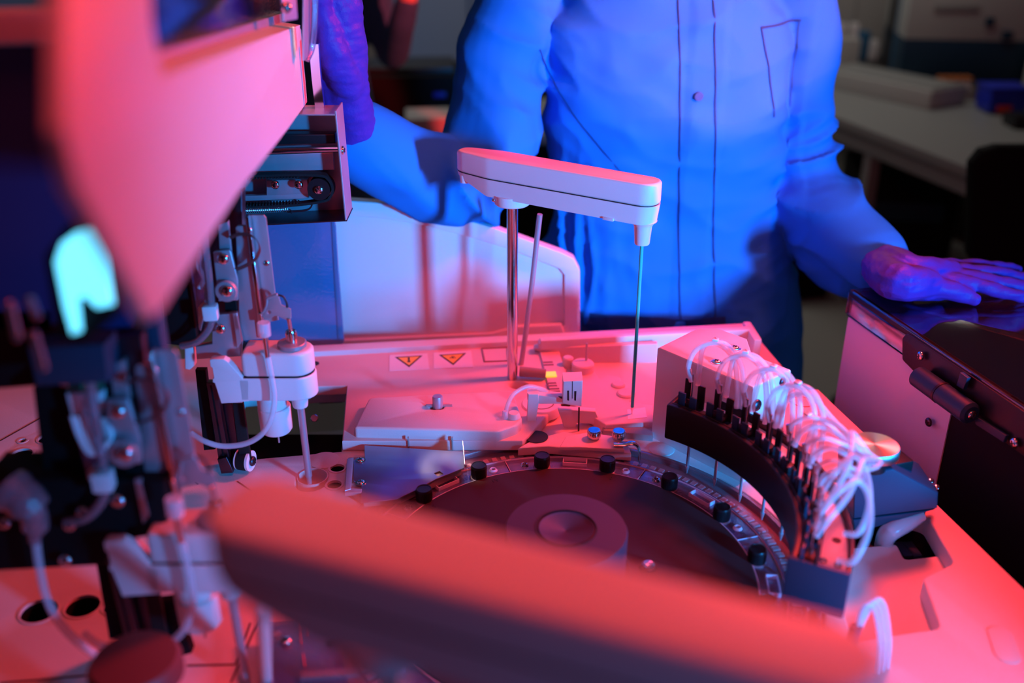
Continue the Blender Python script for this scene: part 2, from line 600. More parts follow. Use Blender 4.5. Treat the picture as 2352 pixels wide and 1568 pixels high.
# raised rear cover carrying the warning stickers
ZR = .962
rc = thing('rear_cover', 'raised pale rear cover carrying two warning stickers', 'cover', G(980, 900, ZD))
holeP = G(1188, 884, ZR)
part('cover_panel', slab([(560, 835), (800, 806), (1236, 788), (1262, 870), (1300, 905), (1215, 1000), (1200, 1012), (786, 1012), (797, 885), (640, 890), (560, 896)], ZR, .0165, .002,
     holes=[slot(1192, 884, .013, .003, 70, ZR)]), M['deck'], rc)
part('raised_lid', slab([(848, 912), (1000, 904), (1178, 896), (1200, 962), (1188, 975), (1146, 990), (812, 982)], ZR+.016, .0315, .004, rr=.006,
     holes=[slot(1003, 934, .0062, .004, 90, ZR+.016)]), M['deck'], rc, label='raised lid with rounded front corner')
for u in (940, 1040):
    a = G(u, 1003, ZR)
    part('clip_recess', box((a.x, G(980, 990, ZR+.016).y - .0012, ZR-.004), (.002, .003, .022), bev=.0003), M['deckdark'], rc)
pz = G(1006, 940, ZR+.01)
pin = part('locking_pin', lathe([(0, 0), (.0078, 0), (.0078, .020), (.007, .0225), (.004, .0232), (0, .022)], pz, (0, 0, 1), 28), M['dullsteel'], rc, label='steel locking pin in a slot')
part('pin_bar', cyl(pz+Vector((-.018, 0, .006)), pz+Vector((.022, 0, .006)), .0025), M['dullsteel'], pin)
# embossed frame right of the stickers
fr = [(1107, 800), (1165, 797), (1167, 828), (1113, 830)]
a, b, c, d = [G(*q, ZR+.0008) for q in fr]
for p, q in ((a, b), (b, c), (c, d), (d, a)):
    mid = (p+q)/2
    part('embossed_frame', box(mid, ((q-p).length+.002, .0022, .0014), math.atan2(q.y-p.y, q.x-p.x), bev=.0003), M['greyprint'], rc)
# stickers
def sticker(pix, kind):
    P = [G(*q, ZR+.0006) for q in pix]       # back-left, back-right, front-right, front-left
    st = part('warning_sticker', slab(pix, ZR+.0007, .0006, 0), M['sticker'], rc, label='white sticker with %s in a yellow triangle' % kind)
    f = lambda s, t: (P[0]*(1-s)+P[1]*s)*(1-t) + (P[3]*(1-s)+P[2]*s)*t
    def poly(pts, m, dz, nm):
        part(nm, plate([[tuple(f(*q)[:2]) for q in pts]], Matrix.Translation((0, 0, ZR+.0007+dz)), .0003, 0), m, st)
    poly([(.14, .16), (.86, .14), (.50, .84)], M['print'], .0003, 'triangle_border')
    poly([(.22, .22), (.78, .20), (.50, .74)], M['yellow'], .0006, 'triangle')
    c = f(.5, .38)
    if kind == 'a heat mark':
        poly([(.475, .24), (.525, .24), (.52, .50), (.48, .50)], M['print'], .0009, 'symbol')
        part('symbol', lathe([(0, 0), (.0028, 0), (.0028, .0003), (0, .0003)], f(.5, .50)+Vector((0, 0, .0006)), (0, 0, 1), 16), M['print'], st)
    else:
        for k in range(3):
            an = math.radians(90+120*k)
            cc = c + Vector((math.cos(an)*.0030, math.sin(an)*.0030, .0005))
            part('symbol', lathe([(.0018, 0), (.0028, 0), (.0028, .0003), (.0018, .0003)], cc, (0, 0, 1), 18), M['print'], st)
        part('symbol', lathe([(.0012, 0), (.0021, 0), (.0021, .0003), (.0012, .0003)], c+Vector((0, 0, .0007)), (0, 0, 1), 18), M['print'], st)
sticker([(895, 815), (982, 811), (986, 847), (894, 851)], 'a heat mark')
sticker([(996, 810), (1082, 805), (1087, 843), (996, 846)], 'a biohazard mark')
part('cover_hole', lathe([(0, 0), (.008, 0), (.008, .0006), (0, .0006)], G(722, 835, ZR), (0, 0, 1), 20), M['print'], rc)

# rear rail behind the covers
rail = thing('rear_rail', 'long pale rail across the back edge of the deck', 'rail', G(1300, 780, ZD))
def bar(q0, q1, z, w, h, m, par, nm, lab=None, bev=.003):
    a, b = G(*q0, z), G(*q1, z)
    L = (b-a).length
    return part(nm, box((a+b)/2 - Vector((0, 0, h/2)), (L, w, h), math.atan2(b.y-a.y, b.x-a.x), bev=bev), M[m], par, label=lab)
bar((600, 806), (1722, 748), .971, .026, .026, 'white', rail, 'rail_top')
bar((1240, 778), (1722, 752), .988, .016, .017, 'white', rail, 'raised_edge')
bar((1226, 792), (1560, 777), .972, .010, .030, 'white', rail, 'inner_lip')
bar((1236, 783), (1306, 780), .982, .020, .010, 'white', rail, 'latch_block')
bar((1240, 790), (1300, 787), .978, .012, .005, 'matte', rail, 'latch_slot', bev=.0005)
bar((1556, 762), (1716, 755), .9865, .010, .012, 'deckdark', rail, 'rail_groove', bev=.001)
a = G(1722, 748, .986)
part('rail_end', box((a.x, a.y-.02, .962), (.014, .075, .05), math.radians(3), bev=.004), M['white'], rail)

# indicator strip with the yellow lamp
ind = thing('indicator_strip', 'slim label strip with a lit yellow indicator behind the steel pole', 'indicator strip', G(1270, 860, ZR))
part('strip_plate', slab([(1238, 800), (1282, 798), (1318, 915), (1268, 918)], ZR+.004, .008, .001), M['deck'], ind)
part('yellow_indicator', slab([(1251, 853), (1276, 852), (1279, 863), (1253, 864)], ZR+.0065, .002, .0006), M['yellowlit'], ind, label='lit yellow indicator')
part('yellow_indicator', slab([(1280, 902), (1294, 901), (1296, 907), (1281, 908)], ZR+.0065, .002, .0006), M['yellowlit'], ind)
for (u, v) in ((1257, 832), (1265, 880), (1272, 893)):
    part('text_line', slab([(u-10, v-2), (u+12, v-3), (u+13, v), (u-9, v+1)], ZR+.0046, .0004, 0), M['greyprint'], ind)
    part('text_line', slab([(u-9, v+4), (u+14, v+3), (u+15, v+6), (u-8, v+7)], ZR+.0046, .0004, 0), M['greyprint'], ind)

# middle rear panel: recess walls, notched wheel plate, round posts
mid = thing('middle_rear_panel', 'pale notched panel between the green needle and the white box', 'panel', G(1400, 900, ZD))
part('panel_plate', slab([(1300, 845), (1330, 840), (1368, 855), (1378, 872), (1398, 860), (1424, 866), (1432, 884), (1452, 900), (1446, 922), (1500, 930), (1500, 968), (1392, 975), (1310, 925)], ZR, .016, .002), M['deck'], mid)
part('back_wall', upright([(1228, 800), (1510, 789), (1508, 905), (1430, 905), (1300, 860)], 1.50, .012, .002), M['deck'], mid)
for (u, v, r, h) in ((1338, 850, .0185, .014), (1304, 842, .009, .018), (1420, 885, .011, .004), (1438, 905, .0145, .004)):
    part('round_post', lathe([(0, 0), (r, 0), (r, h-.002), (r-.002, h), (0, h)], G(u, v, ZR), (0, 0, 1), 28), M['deck'], mid)
part('post_stem', cyl(G(1346, 845, ZR), G(1346, 845, ZR)+Vector((0, 0, .045)), .0018), M['dullsteel'], mid)
part('target_patch', slab([(1440, 940), (1482, 935), (1486, 958), (1442, 962)], ZR+.0006, .0008, 0), M['sticker'], mid)

# guide and base plates in front of the sensor bracket
gd = thing('needle_guide', 'pale angular needle guide beside the two thumbscrews', 'guide', G(1330, 980, ZD))
part('guide_wall', upright([(1281, 940), (1368, 945), (1382, 975), (1325, 972), (1318, 998), (1300, 995)], 1.285, .012, .0015), M['white'], gd)
part('base_plate', slab([(1190, 1028), (1225, 1008), (1295, 990), (1330, 996), (1390, 1004), (1440, 1012), (1450, 1040), (1330, 1030), (1260, 1024)], ZD+.012, .014, .002), M['deck'], gd)
part('cover_tongue', slab([(1300, 1002), (1350, 992), (1425, 1003), (1434, 1032), (1330, 1026), (1285, 1026)], ZD+.018, .006, .0015), M['deck'], gd)
part('step_bar', slab([(1382, 972), (1500, 982), (1500, 1000), (1386, 988)], ZD+.010, .012, .0015), M['deckdark'], gd)
for i in range(2):
    u, v = ((1364, 1006), (1421, 1008))[i]
    c = G(u, v, ZD+.018)
    ts = part('thumbscrew', lathe([(0, 0), (.007, 0), (.007, .003), (.0095, .0035), (.0095, .0125), (.0085, .014), (.004, .0145), (0, .0135)], c, (0, 0, 1), 28), M['steel'], gd, label='knurled steel thumbscrew')
    k = [box((c.x+.0095*math.cos(t), c.y+.0095*math.sin(t), c.z+.008), (.0006, .0006, .008), t, bev=0) for t in [2*PI*j/28 for j in range(28)]]
    part('knurling', join(*k), M['steel'], ts)
b0 = G(1432, 1020, ZD+.022)
part('steel_hook', tube([b0+Vector((-.014, 0, 0)), b0, b0+Vector((.014, .0, .002)), b0+Vector((.022, -.002, -.006)), b0+Vector((.023, -.004, -.022))], .0052, flat=.45), M['steel'], gd, label='bent polished steel hook')

# metal plate on the left of the ring
mp_ = thing('steel_cover_plate', 'thin violet-tinted steel plate with a torn slot left of the ring', 'metal plate', G(930, 1090, ZD))
ZP = ZD + .013
part('plate', slab([(837, 1022), (1064, 1037), (1066, 1074), (1000, 1100), (955, 1125), (910, 1146), (829, 1153), (830, 1108), (812, 1104), (812, 1056), (838, 1051)], ZP, .0016, .0004,
     holes=[[tuple(G(*q, ZP)[:2]) for q in ((997, 1086), (1010, 1081), (1019, 1088), (1006, 1094))]]), M['platesteel'], mp_)
part('hinge_strip', slab([(797, 1053), (812, 1050), (806, 1122), (792, 1126)], ZP+.002, .006, .0008), M['dullsteel'], mp_)
part('hinge_tab', slab([(796, 1120), (831, 1122), (830, 1130), (792, 1130)], ZP+.001, .006, .0008), M['dullsteel'], mp_)
a, b = G(1064, 1040, ZP), G(1067, 1074, ZP)
part('upright_tab', panel3([a, b, b+Vector((0, 0, .006)), a+Vector((-.001, 0, .020))], .0012, .0003), M['platesteel'], mp_)
for (u, v) in ((828, 1057), (829, 1108)):
    screw(mp_, G(u, v, ZP), (0, 0, 1), .0052, ring=.0072)
part('plate_support', slab([(800, 1050), (1060, 1040), (1060, 1075), (920, 1140), (835, 1148), (800, 1120)], ZP-.003, .011, .001), M['deckdark'], mp_)

# right-hand raised deck piece with the printed sticker
rp = thing('right_cover', 'raised pale cover along the right edge of the deck', 'cover', G(1900, 950, ZD))
ZB = ZD + .012
part('cover_panel', slab([(1815, 897), (1872, 893), (1882, 897), (2010, 1016), (1990, 1090), (1890, 1085), (1830, 1040), (1790, 960)], ZB, .013, .002), M['deck'], rp)
sk = part('round_mark_sticker', slab([(1815, 902), (1868, 897), (1900, 942), (1832, 950)], ZB+.0007, .0006, 0), M['sticker'], rp, label='white sticker with a red oval mark')
c = G(1843, 922, ZB+.0008)
part('oval_mark', lathe([(.0155, 0), (.0175, 0), (.0175, .0004), (.0155, .0004)], c, (0, 0, 1), 36), M['redprint'], sk)

# recessed floor on the right
rf = thing('recess_floor', 'grey shaded floor panel in the recess right of the black dispenser', 'panel', G(2040, 1330, .92))
part('floor_panel', slab([(1900, 1262), (2060, 1248), (2078, 1284), (2180, 1272), (2230, 1500), (1880, 1560), (1870, 1400)], .922, .012, .003, rr=.006), M['deck'], rf)
part('dark_duct', box(G(2060, 1230, .88), (.12, .09, .03), .1, bev=.003), M['black'], rf)
for k in range(4):
    part('duct_rib', box(G(2030+22*k, 1262, .905), (.012, .03, .004), .1, bev=.0006), M['satin'], rf)
sc = slot(2306, 1480, .013, .016, -12)
part('oval_inset', plate([sc], Matrix.Translation((0, 0, ZD+.0008)), .001, .0004), M['deck'], deck, label='oval inset plug in the right deck')

# ================================================================== TURNTABLE
tt = thing('reagent_turntable', 'dark round reagent turntable with a central knob and clear outer ring', 'turntable', (CX, CY, .85))
part('rotor_body', lathe([(0, 0), (.29, 0), (.29, .05), (.262, .05), (.262, .062), (.2255, .064), (.2255, .078), (0, .078)], (CX, CY, .86), (0, 0, 1), 128), M['black'], tt)
part('disc', lathe([(0, 0), (.222, 0), (.225, .002), (.225, .006), (.2235, .0075), (0, .0075)], (CX, CY, .9375), (0, 0, 1), 128), M['disc'], tt, label='dark maroon lid disc')
hz = .945
part('hub_step', lathe([(0, 0), (.079, 0), (.079, .003), (.0765, .005), (0, .005)], (CX, CY, hz), (0, 0, 1), 64), M['disc'], tt)
kb = part('hub_knob', lathe([(0, 0), (.069, 0), (.071, .004), (.0715, .058), (.0700, .0615), (.0365, .0625), (.0350, .0610), (.0335, .0610), (.0320, .0625), (.0290, .0600), (.002, .0580), (0, .0565)], (CX, CY, hz), (0, 0, 1), 96), M['hub'], tt, label='wide central knob with a dished middle')
part('dish_groove', lathe([(.0345, .0618), (.0362, .0618), (.0362, .0630), (.0345, .0630)], (CX, CY, hz), (0, 0, 1), 72), M['print'], kb)
lk = G(1489, 1298, .947)
lb = part('lock_button', lathe([(0, 0), (.0075, 0), (.0075, .002), (.0055, .004), (0, .0045)], lk, (0, 0, 1), 24), M['alu'], tt, label='small bright lock button')
part('button_collar', lathe([(.0078, 0), (.0105, 0), (.0105, .0008), (.0078, .0008)], lk, (0, 0, 1), 24), M['print'], lb)
# clear ring in eight sectors
PH = 0.0
def thetaof(u, v):
    g = G(u, v, .95)
    return math.degrees(math.atan2(g.y-CY, g.x-CX))
capsuv = [(977, 1136), (1105, 1082), (1247, 1060), (1395, 1069), (1536, 1107), (1656, 1178), (1736, 1275), (1762, 1392)]
ths = [thetaof(*q) for q in capsuv]
PH = sum(t + 22.5*i for i, t in enumerate(ths))/8           # angle of the first visible cap
sec0 = PH - 22.5*2.5                                         # centre of the sector between the 3rd and 4th caps
ringm = arc_solid
for k in range(8):
    c0 = sec0 + 45*k
    s = part('ring_sector', arc_solid(.227, .2565, c0-22.2, c0+22.2, .936, .9415, 20, .0006), M['clear'], tt)
    dv = box(pol(.2417, c0+22.5, .9418), (.029, .0009, .0016), math.radians(c0+22.5), bev=.0002)
    part('divider', dv, M['rimline'], s)
    # raised window box and ports
    me = []
    a = math.radians(c0)
    wc = pol(.2425, c0, .944)
    R = Matrix.Translation(wc) @ Matrix.Rotation(a, 4, 'Z')
    for (x, y, sx, sy) in ((.0065, 0, .0010, .034), (-.0065, 0, .0010, .034), (0, .0165, .013, .001), (0, -.0165, .013, .001)):
        b_ = box((0, 0, 0), (sx, sy, .006), bev=.0002)
        b_.transform(R @ Matrix.Translation((x, y, 0)))
        me.append(b_)
    part('window_frame', join(*me), M['rimline'], s)
    for t in (-17.2, 17.0):
        p = pol(.2405, c0+t, .9415)
        part('port', lathe([(.0030, -.004), (.0030, .0026), (.0042, .0030), (.0050, .0018), (.0060, .0008), (.0062, 0), (.0034, -.004)], p, (0, 0, 1), 20), M['steel'] if t > 0 else M['rimline'], s)
part('ring_base', ring_solid(.2265, .2575, .930, .9355, bev=.0005), M['plum'], tt)
part('inner_rim', ring_solid(.2255, .2268, .936, .9435, n=128, bev=.0003), M['rimline'], tt, label='bright clear inner edge of the ring')
part('outer_rim', ring_solid(.2568, .2580, .936, .9430, n=128, bev=.0003), M['rimline'], tt, label='bright clear outer edge of the ring')
part('track_outer', ring_solid(.2580, .2935, .925, .9385, bev=.0008), M['clear2'], tt, label='translucent pinkish outer track')
part('track_wall', ring_solid(.2875, .2935, .937, .947, bev=.0008), M['clear2'], tt)
part('track_lip', ring_solid(.2575, .2595, .937, .9435, bev=.0004), M['clear'], tt)
cuv = box((0, 0, 0), (.0105, .0082, .003), bev=.0008, seg=1)
cuv.materials.append(M['tick'])
cuv.name = 'cuvette'
NC = 132
for k in range(NC):
    a = 2*PI*k/NC
    o = bpy.data.objects.new('cuvette', cuv)
    COL.objects.link(o)
    o.parent = tt
    o.location = Vector((.268*math.cos(a), .268*math.sin(a), .9390-.85))
    o.rotation_euler = (0, 0, a)
for (s, th) in (('S1', sec0+58), ('A1', sec0+30), ('8', sec0-14)):
    p = pol(.212, th, .9452)
    part('marking', text(s, .010, Matrix.Translation(p) @ Matrix.Rotation(math.radians(th+90), 4, 'Z')), M['print'], tt)

# reagent bottles with black caps
def bottle(th, lab):
    p = pol(.2330, th, .9415)
    t = thing('reagent_bottle', lab, 'bottle', p, 'black-capped bottles round the turntable')
    part('neck', lathe([(0, -.006), (.0100, -.006), (.0122, -.002), (.0122, .0012), (.0108, .0024), (0, .0024)], p, (0, 0, 1), 28), M['clear2'], t, label='clear collar')
    cap = part('cap', lathe([(0, .002), (.0104, .002), (.0110, .004), (.0107, .0185), (.0098, .0203), (.0090, .0203), (.0085, .0196), (0, .0196)], p, (0, 0, 1), 36), M['black'], t, label='black ribbed screw cap')
    k = [box((p.x+.0108*math.cos(q), p.y+.0108*math.sin(q), p.z+.011), (.0006, .0007, .013), q, bev=0) for q in [2*PI*j/36 for j in range(36)]]
    part('ribs', join(*k), M['black'], cap)
    return t
labs = ['leftmost black bottle cap on the ring, with a dusty speckled top', 'black bottle cap just right of the upright plate tab',
        'black bottle cap at the far top of the ring', 'bluish-topped black bottle cap at the far right of the top window',
        'black bottle cap below the first thin dispenser needles', 'black bottle cap beside the second engraved window of the ring',
        'black bottle cap in shadow near the ring divider on the right', 'nearest black bottle cap low on the right side of the ring']
for i in range(8):
    bottle(PH - 22.5*i, labs[i])

# ================================================================== CENTRAL PROBE ARM
def arm_outline(L, back, w, wb):
    """plan outline of a probe arm: x along the arm from the pole"""
    pts = [(-back, -wb*.30), (-back+.012, -wb*.5), (-.028, -w*.5)]
    pts += [(L + w*.42*math.cos(math.radians(t)), w*.42*math.sin(math.radians(t))) for t in range(-90, 91, 15)]
    pts += [(-.028, w*.5), (-back+.012, wb*.5), (-back, wb*.30)]
    return pts

def probe_arm(name_label, base, ang, zb, L, needle, tip_z, pole_z, scale=1.0, taper=.034):
    t = thing('probe_arm', name_label, 'probe arm', (base[0], base[1], pole_z))
    A = Matrix.Translation((base[0], base[1], 0)) @ Matrix.Rotation(ang, 4, 'Z')
    s = scale
    up = [(x, y) for x, y in arm_outline(L, .093*s, .052*s, taper*s)]
    up = rnd(up, .006*s, 3, only=[0, 1, 2, len(up)-3, len(up)-2, len(up)-1])
    z1, z2, z3 = zb, zb+.026*s, zb+.0575*s
    part('upper_cover', plate([up], A @ Matrix.Translation((0, 0, z3)), .031*s, .0042*s, 3), M['white'], t, label='smooth upper cover')
    lowbm = bmesh.new()
    lo = [(x*.999, y*.985) for x, y in up]
    n = len(lo)
    top = [lowbm.verts.new((x, y, z2)) for x, y in lo]
    def zbot(x):
        if x < -.03*s:
            return z2 - (.004 + (.0225)*max(0, (x+.093*s)/(.063*s)))*s
        return z1 if x < L*.2 else z1
    bot = [lowbm.verts.new((x*.985, y*.93, zbot(x))) for x, y in lo]
    lowbm.faces.new(top)
    fb = lowbm.faces.new(bot[::-1])
    for i in range(n):
        j = (i+1) % n
        lowbm.faces.new((top[i], bot[i], bot[j], top[j]))
    bmesh.ops.triangulate(lowbm, faces=[fb])
    lowbm.transform(A)
    low = part('lower_body', fin(lowbm), M['white'], t)
    part('seam_gap', plate([[(x*.992, y*.96) for x, y in up]], A @ Matrix.Translation((0, 0, z2+.0011*s)), .0014*s, 0), M['print'], t)
    # boss at the pole
    part('pole_boss', lathe([(0, 0), (.024*s, 0), (.0265*s, .002*s), (.028*s, .016*s), (0, .016*s)], A @ Vector((0, 0, z1-.013*s)), (0, 0, 1), 36), M['white'], low)
    sp_ = A @ Vector((-.017*s, -.0245*s, z1-.003*s))
    screw(low, sp_, (-.6, -.8, 0), .003*s)
    part('foot_peg', lathe([(0, 0), (.008*s, 0), (.009*s, .012*s), (0, .012*s)], A @ Vector((-.078*s, -.008*s, z2-.016*s)), (0, 0, 1), 20), M['white'], low)
    part('lid_tab', box(A @ Vector((L*.80, -.020*s, z1+.001*s)), (.016*s, .006*s, .004*s), ang, bev=.0005), M['white'], low)
    # pole
    pc = A @ Vector((0, 0, 0))
    part('pole', cyl((pc.x, pc.y, pole_z), (pc.x, pc.y, z1), .0083*s, seg=32, bev=.0005), M['steel'], t, label='polished steel pole')
    # nozzle and needle
    nc = A @ Vector((L, 0, 0))
    part('nozzle', lathe([(0, 0), (.0098*s, 0), (.0104*s, .0010), (.0124*s, .026*s), (.0155*s, .031*s), (.019*s, .034*s), (0, .034*s)], (nc.x, nc.y, z1-.033*s), (0, 0, 1), 32), M['white'], t)
    if needle:
        part('needle', cyl((nc.x, nc.y, tip_z+.026), (nc.x, nc.y, z1-.03*s), .0026*s, seg=16), M[needle], t, label='long green coated needle' if needle == 'green' else None)
        part('needle_tip', lathe([(0, 0), (.0009, .001), (.0012, .020), (.0024, .024), (.0024, .030), (0, .03)], (nc.x, nc.y, tip_z), (0, 0, 1), 14), M['steel'], t)
    return t, A
nbase = G(1450, 970, .9475)
pb = Vector((.0005, 1.411))
dirv = Vector((nbase.x, nbase.y)) - pb
ang = math.atan2(dirv.y, dirv.x)
armC, AC = probe_arm('pale probe arm with a green needle standing in the middle of the deck', pb, ang, 1.264, dirv.length, 'green', .9475, .925)
# curved steel guide tube behind the pole
tg = [FY(1240, 492, 1.44), FY(1232, 560, 1.445), FY(1221, 660, 1.45), FY(1208, 760, 1.455), FY(1198, 830, 1.46), FY(1193, 858, 1.46)]
part('guide_tube', tube(tg, .0042), M['dullsteel'], armC, label='curved steel tube behind the pole')
gb = G(1222, 868, ZR)
gf = part('tube_fitting', cyl(gb+Vector((-.020, 0, .012)), gb+Vector((.022, -.004, .010)), .0085, .0075), M['deckdark'], armC)

# ================================================================== SENSOR BRACKET
sb = thing('sensor_bracket', 'small clip sensor on a pale angled bracket behind the ring', 'sensor', G(1240, 1010, ZD))
YS = 1.275
part('bracket_post', upright([(1213, 905), (1237, 905), (1237, 930), (1232, 960), (1234, 1012), (1218, 1012), (1219, 975), (1210, 968)], YS, .016, .0015), M['white'], sb)
part('bracket_arm', upright([(1211, 903), (1300, 917), (1300, 928), (1240, 928), (1211, 918)], YS+.002, .020, .0015), M['white'], sb)
blk = part('sensor_block', upright([(1294, 876), (1339, 874), (1336, 934), (1292, 928)], YS-.010, .030, .002), M['white'], sb, label='small square sensor block')
part('block_slot', upright([(1303, 897), (1307, 897), (1307, 920), (1303, 919)], YS-.0104, .001, 0), M['print'], blk)
part('block_slot', upright([(1319, 898), (1324, 898), (1323, 920), (1319, 919)], YS-.0104, .001, 0), M['print'], blk)
part('block_groove', upright([(1314, 876), (1315.5, 876), (1315, 915), (1313.5, 915)], YS-.0104, .001, 0), M['print'], blk)
part('sensor_needle', cyl(FY(1330, 935, YS), FY(1328.5, 1003, YS), .0012), M['print'], sb)
part('signal_wire', tube([FY(1296, 913, YS), FY(1280, 911, YS+.01), FY(1262, 900, YS+.02)], .0018), M['wire'], sb)
part('silicone_tube', tube([FY(1262, 902, YS+.02), FY(1240, 892, YS+.015), FY(1210, 888, YS+.01), FY(1180, 905, YS), FY(1166, 930, YS-.01), FY(1160, 958, YS-.015)], .0034), M['tube'], sb, label='thin translucent tube looping to the cover')
part('tube_nipple', cyl(G(1160, 960, ZR+.016), G(1160, 960, ZR+.016)+Vector((0, 0, .012)), .0055, .004), M['tube'], sb)
part('nipple_base', cyl(G(1180, 958, ZR+.016), G(1180, 958, ZR+.016)+Vector((0, 0, .008)), .010, .008), M['white'], sb)
part('round_boss', lathe([(0, 0), (.030, 0), (.030, .013), (.0285, .015), (0, .015)], G(1243, 945, ZD+.005), (0, 0, 1), 40), M['white'], sb)
part('boss_groove', lathe([(.018, 0), (.0195, 0), (.0195, .0006), (.018, .0006)], G(1243, 945, ZD+.005)+Vector((0, 0, .015)), (0, 0, 1), 36), M['greyprint'], sb)
part('base_hole', lathe([(0, 0), (.017, 0), (.017, .0006), (0, .0006)], G(1232, 1003, ZD+.0125), (0, 0, 1), 30), M['print'], sb)

# ================================================================== WHITE WASH STATION BOX
wb = thing('wash_station_cover', 'white boxy cover behind the black curved dispenser', 'cover', G(1600, 1050, ZD))
pA, pB = G(1500, 1005, ZD), G(1706, 1108, ZD)
def ztop(P, v):
    return FY(1176, v, P.y).z
zt = .5*(ztop(pA, 797) + ztop(pB, 889))
tops = [(1511, 797), (1603, 752), (1649, 753), (1716, 777), (1728, 813), (1817, 848), (1730, 889)]
part('cover_shell', slab(tops, zt, zt-ZD+.002, .003), M['white'], wb)
fn = (pB-pA); fn = Vector((fn.y, -fn.x, 0)).normalized()
for (u, v) in ((1688, 800), (1646, 832)):
    screw(wb, G(u, v, zt), (0, 0, 1), .0062, m='alu', ring=.0088)
q0, q1 = G(1730, 889, zt), G(1817, 848, zt)
rn = Vector((q1.y-q0.y, -(q1.x-q0.x), 0)).normalized()
for (s, dz, r) in ((.13, .030, .0085), (.78, .012, .006)):
    screw(wb, q0.lerp(q1, s) + Vector((0, 0, -dz)) + rn*.0003, rn, r, m='darksteel')
part('foot_seam', panel3([pA.lerp(pB, .40)+fn*.0006+Vector((0, 0, .002)), pA.lerp(pB, .403)+fn*.0006+Vector((0, 0, .002)), pA.lerp(pB, .403)+fn*.0006+Vector((0, 0, .05)), pA.lerp(pB, .40)+fn*.0006+Vector((0, 0, .05))], .0006, 0), M['deckdark'], wb)

# ================================================================== CURVED DISPENSER MANIFOLD
mf = thing('dispenser_manifold', 'black curved dispenser housing arching over the right of the ring', 'dispenser', pol(.285, 14, .95))
ZT, ZBm = 1.055, 1.003
A0, A1 = -27.5, 55.0
part('inner_wall', arc_solid(.2525, .2595, A0+1, A1, ZBm, ZT, 60, .0015), M['black'], mf)
part('outer_wall', arc_solid(.3085, .3135, A0+1, A1-8, ZBm+.012, ZT-.002, 60, .0012), M['black'], mf)
part('bottom_plate', arc_solid(.2550, .3120, A0+1, A1, ZBm+.004, ZBm+.010, 60, .001), M['black'], mf)
part('tray', arc_solid(.2790, .3080, A0+2, A1-3, ZT-.018, ZT-.012, 50, .001), M['white'], mf, label='pale inner tray lit pink')
part('mount_strip', arc_solid(.2600, .2790, A0+2, A1-1, ZT-.016, ZT-.006, 50, .001), M['satin'], mf)
part('rim_lip', arc_solid(.2595, .2630, A0+2, A1, ZT-.003, ZT, 60, .001), M['black'], mf)
def radial_block(r0, r1, a, th, z0, z1, bev=.003):
    return box(pol((r0+r1)/2, a, (z0+z1)/2), (r1-r0, th, z1-z0), math.radians(a), bev=bev)
part('near_end_cap', radial_block(.2505, .3145, A0, .007, ZBm-.002, ZT+.002), M['satin'], mf, label='bluish-lit near end face')
part('far_end_cap', radial_block(.2520, .2900, A1, .006, ZBm, ZT), M['black'], mf)
needle_angles = [50.0 - 9.35*k for k in range(9)]
for k, a in enumerate(needle_angles):
    nd = part('needle', cyl(pol(.277, a, ZBm+.006), pol(.277, a, .955), .0021, seg=12), M['dullsteel'], mf)
    part('needle_tip', cyl(pol(.277, a, .956), pol(.277, a, .9440), .0030, .0010, seg=12), M['dullsteel'], nd)
    # clip with prongs
    zc = ZT - .006
    cl = part('nozzle_clip', radial_block(.2640, .2780, a, .020, zc, zc+.010, .001), M['black'], mf)
    for (dr, da, h, wd, m_) in ((.0145, 1.9, .038, .0105, 'black'), (.0145, -2.1, .034, .0105, 'black'), (-.0005, 2.1, .024, .0105, 'satin'), (-.0005, -1.5, .022, .0100, 'satin')):
        part('prong', box(pol(.2645+dr, a+da, zc+h/2), (.0030, wd, h), math.radians(a), bev=.0006), M[m_], cl)
    cor = [box(pol(.2635, a, zc+.004+.0021*j), (.0022, .0050, .0011), math.radians(a), bev=0) for j in range(7)]
    part('spring', join(*cor), M['darksteel'], cl)
    part('flow_pin', cyl(pol(.2712, a, zc+.006), pol(.2712, a, zc+.052), .0013, seg=10), M['steel'], cl)
# screws and slots on the near tray
for (r, a) in ((.299, -22.5), (.284, -22.0)):
    screw(mf, pol(r, a, ZT-.012), (0, 0, 1), .0042)
part('tray_slot', lathe([(0, 0), (.0048, 0), (.0048, .0006), (0, .0006)], pol(.2965, -14, ZT-.0118), (0, 0, 1), 20), M['print'], mf)
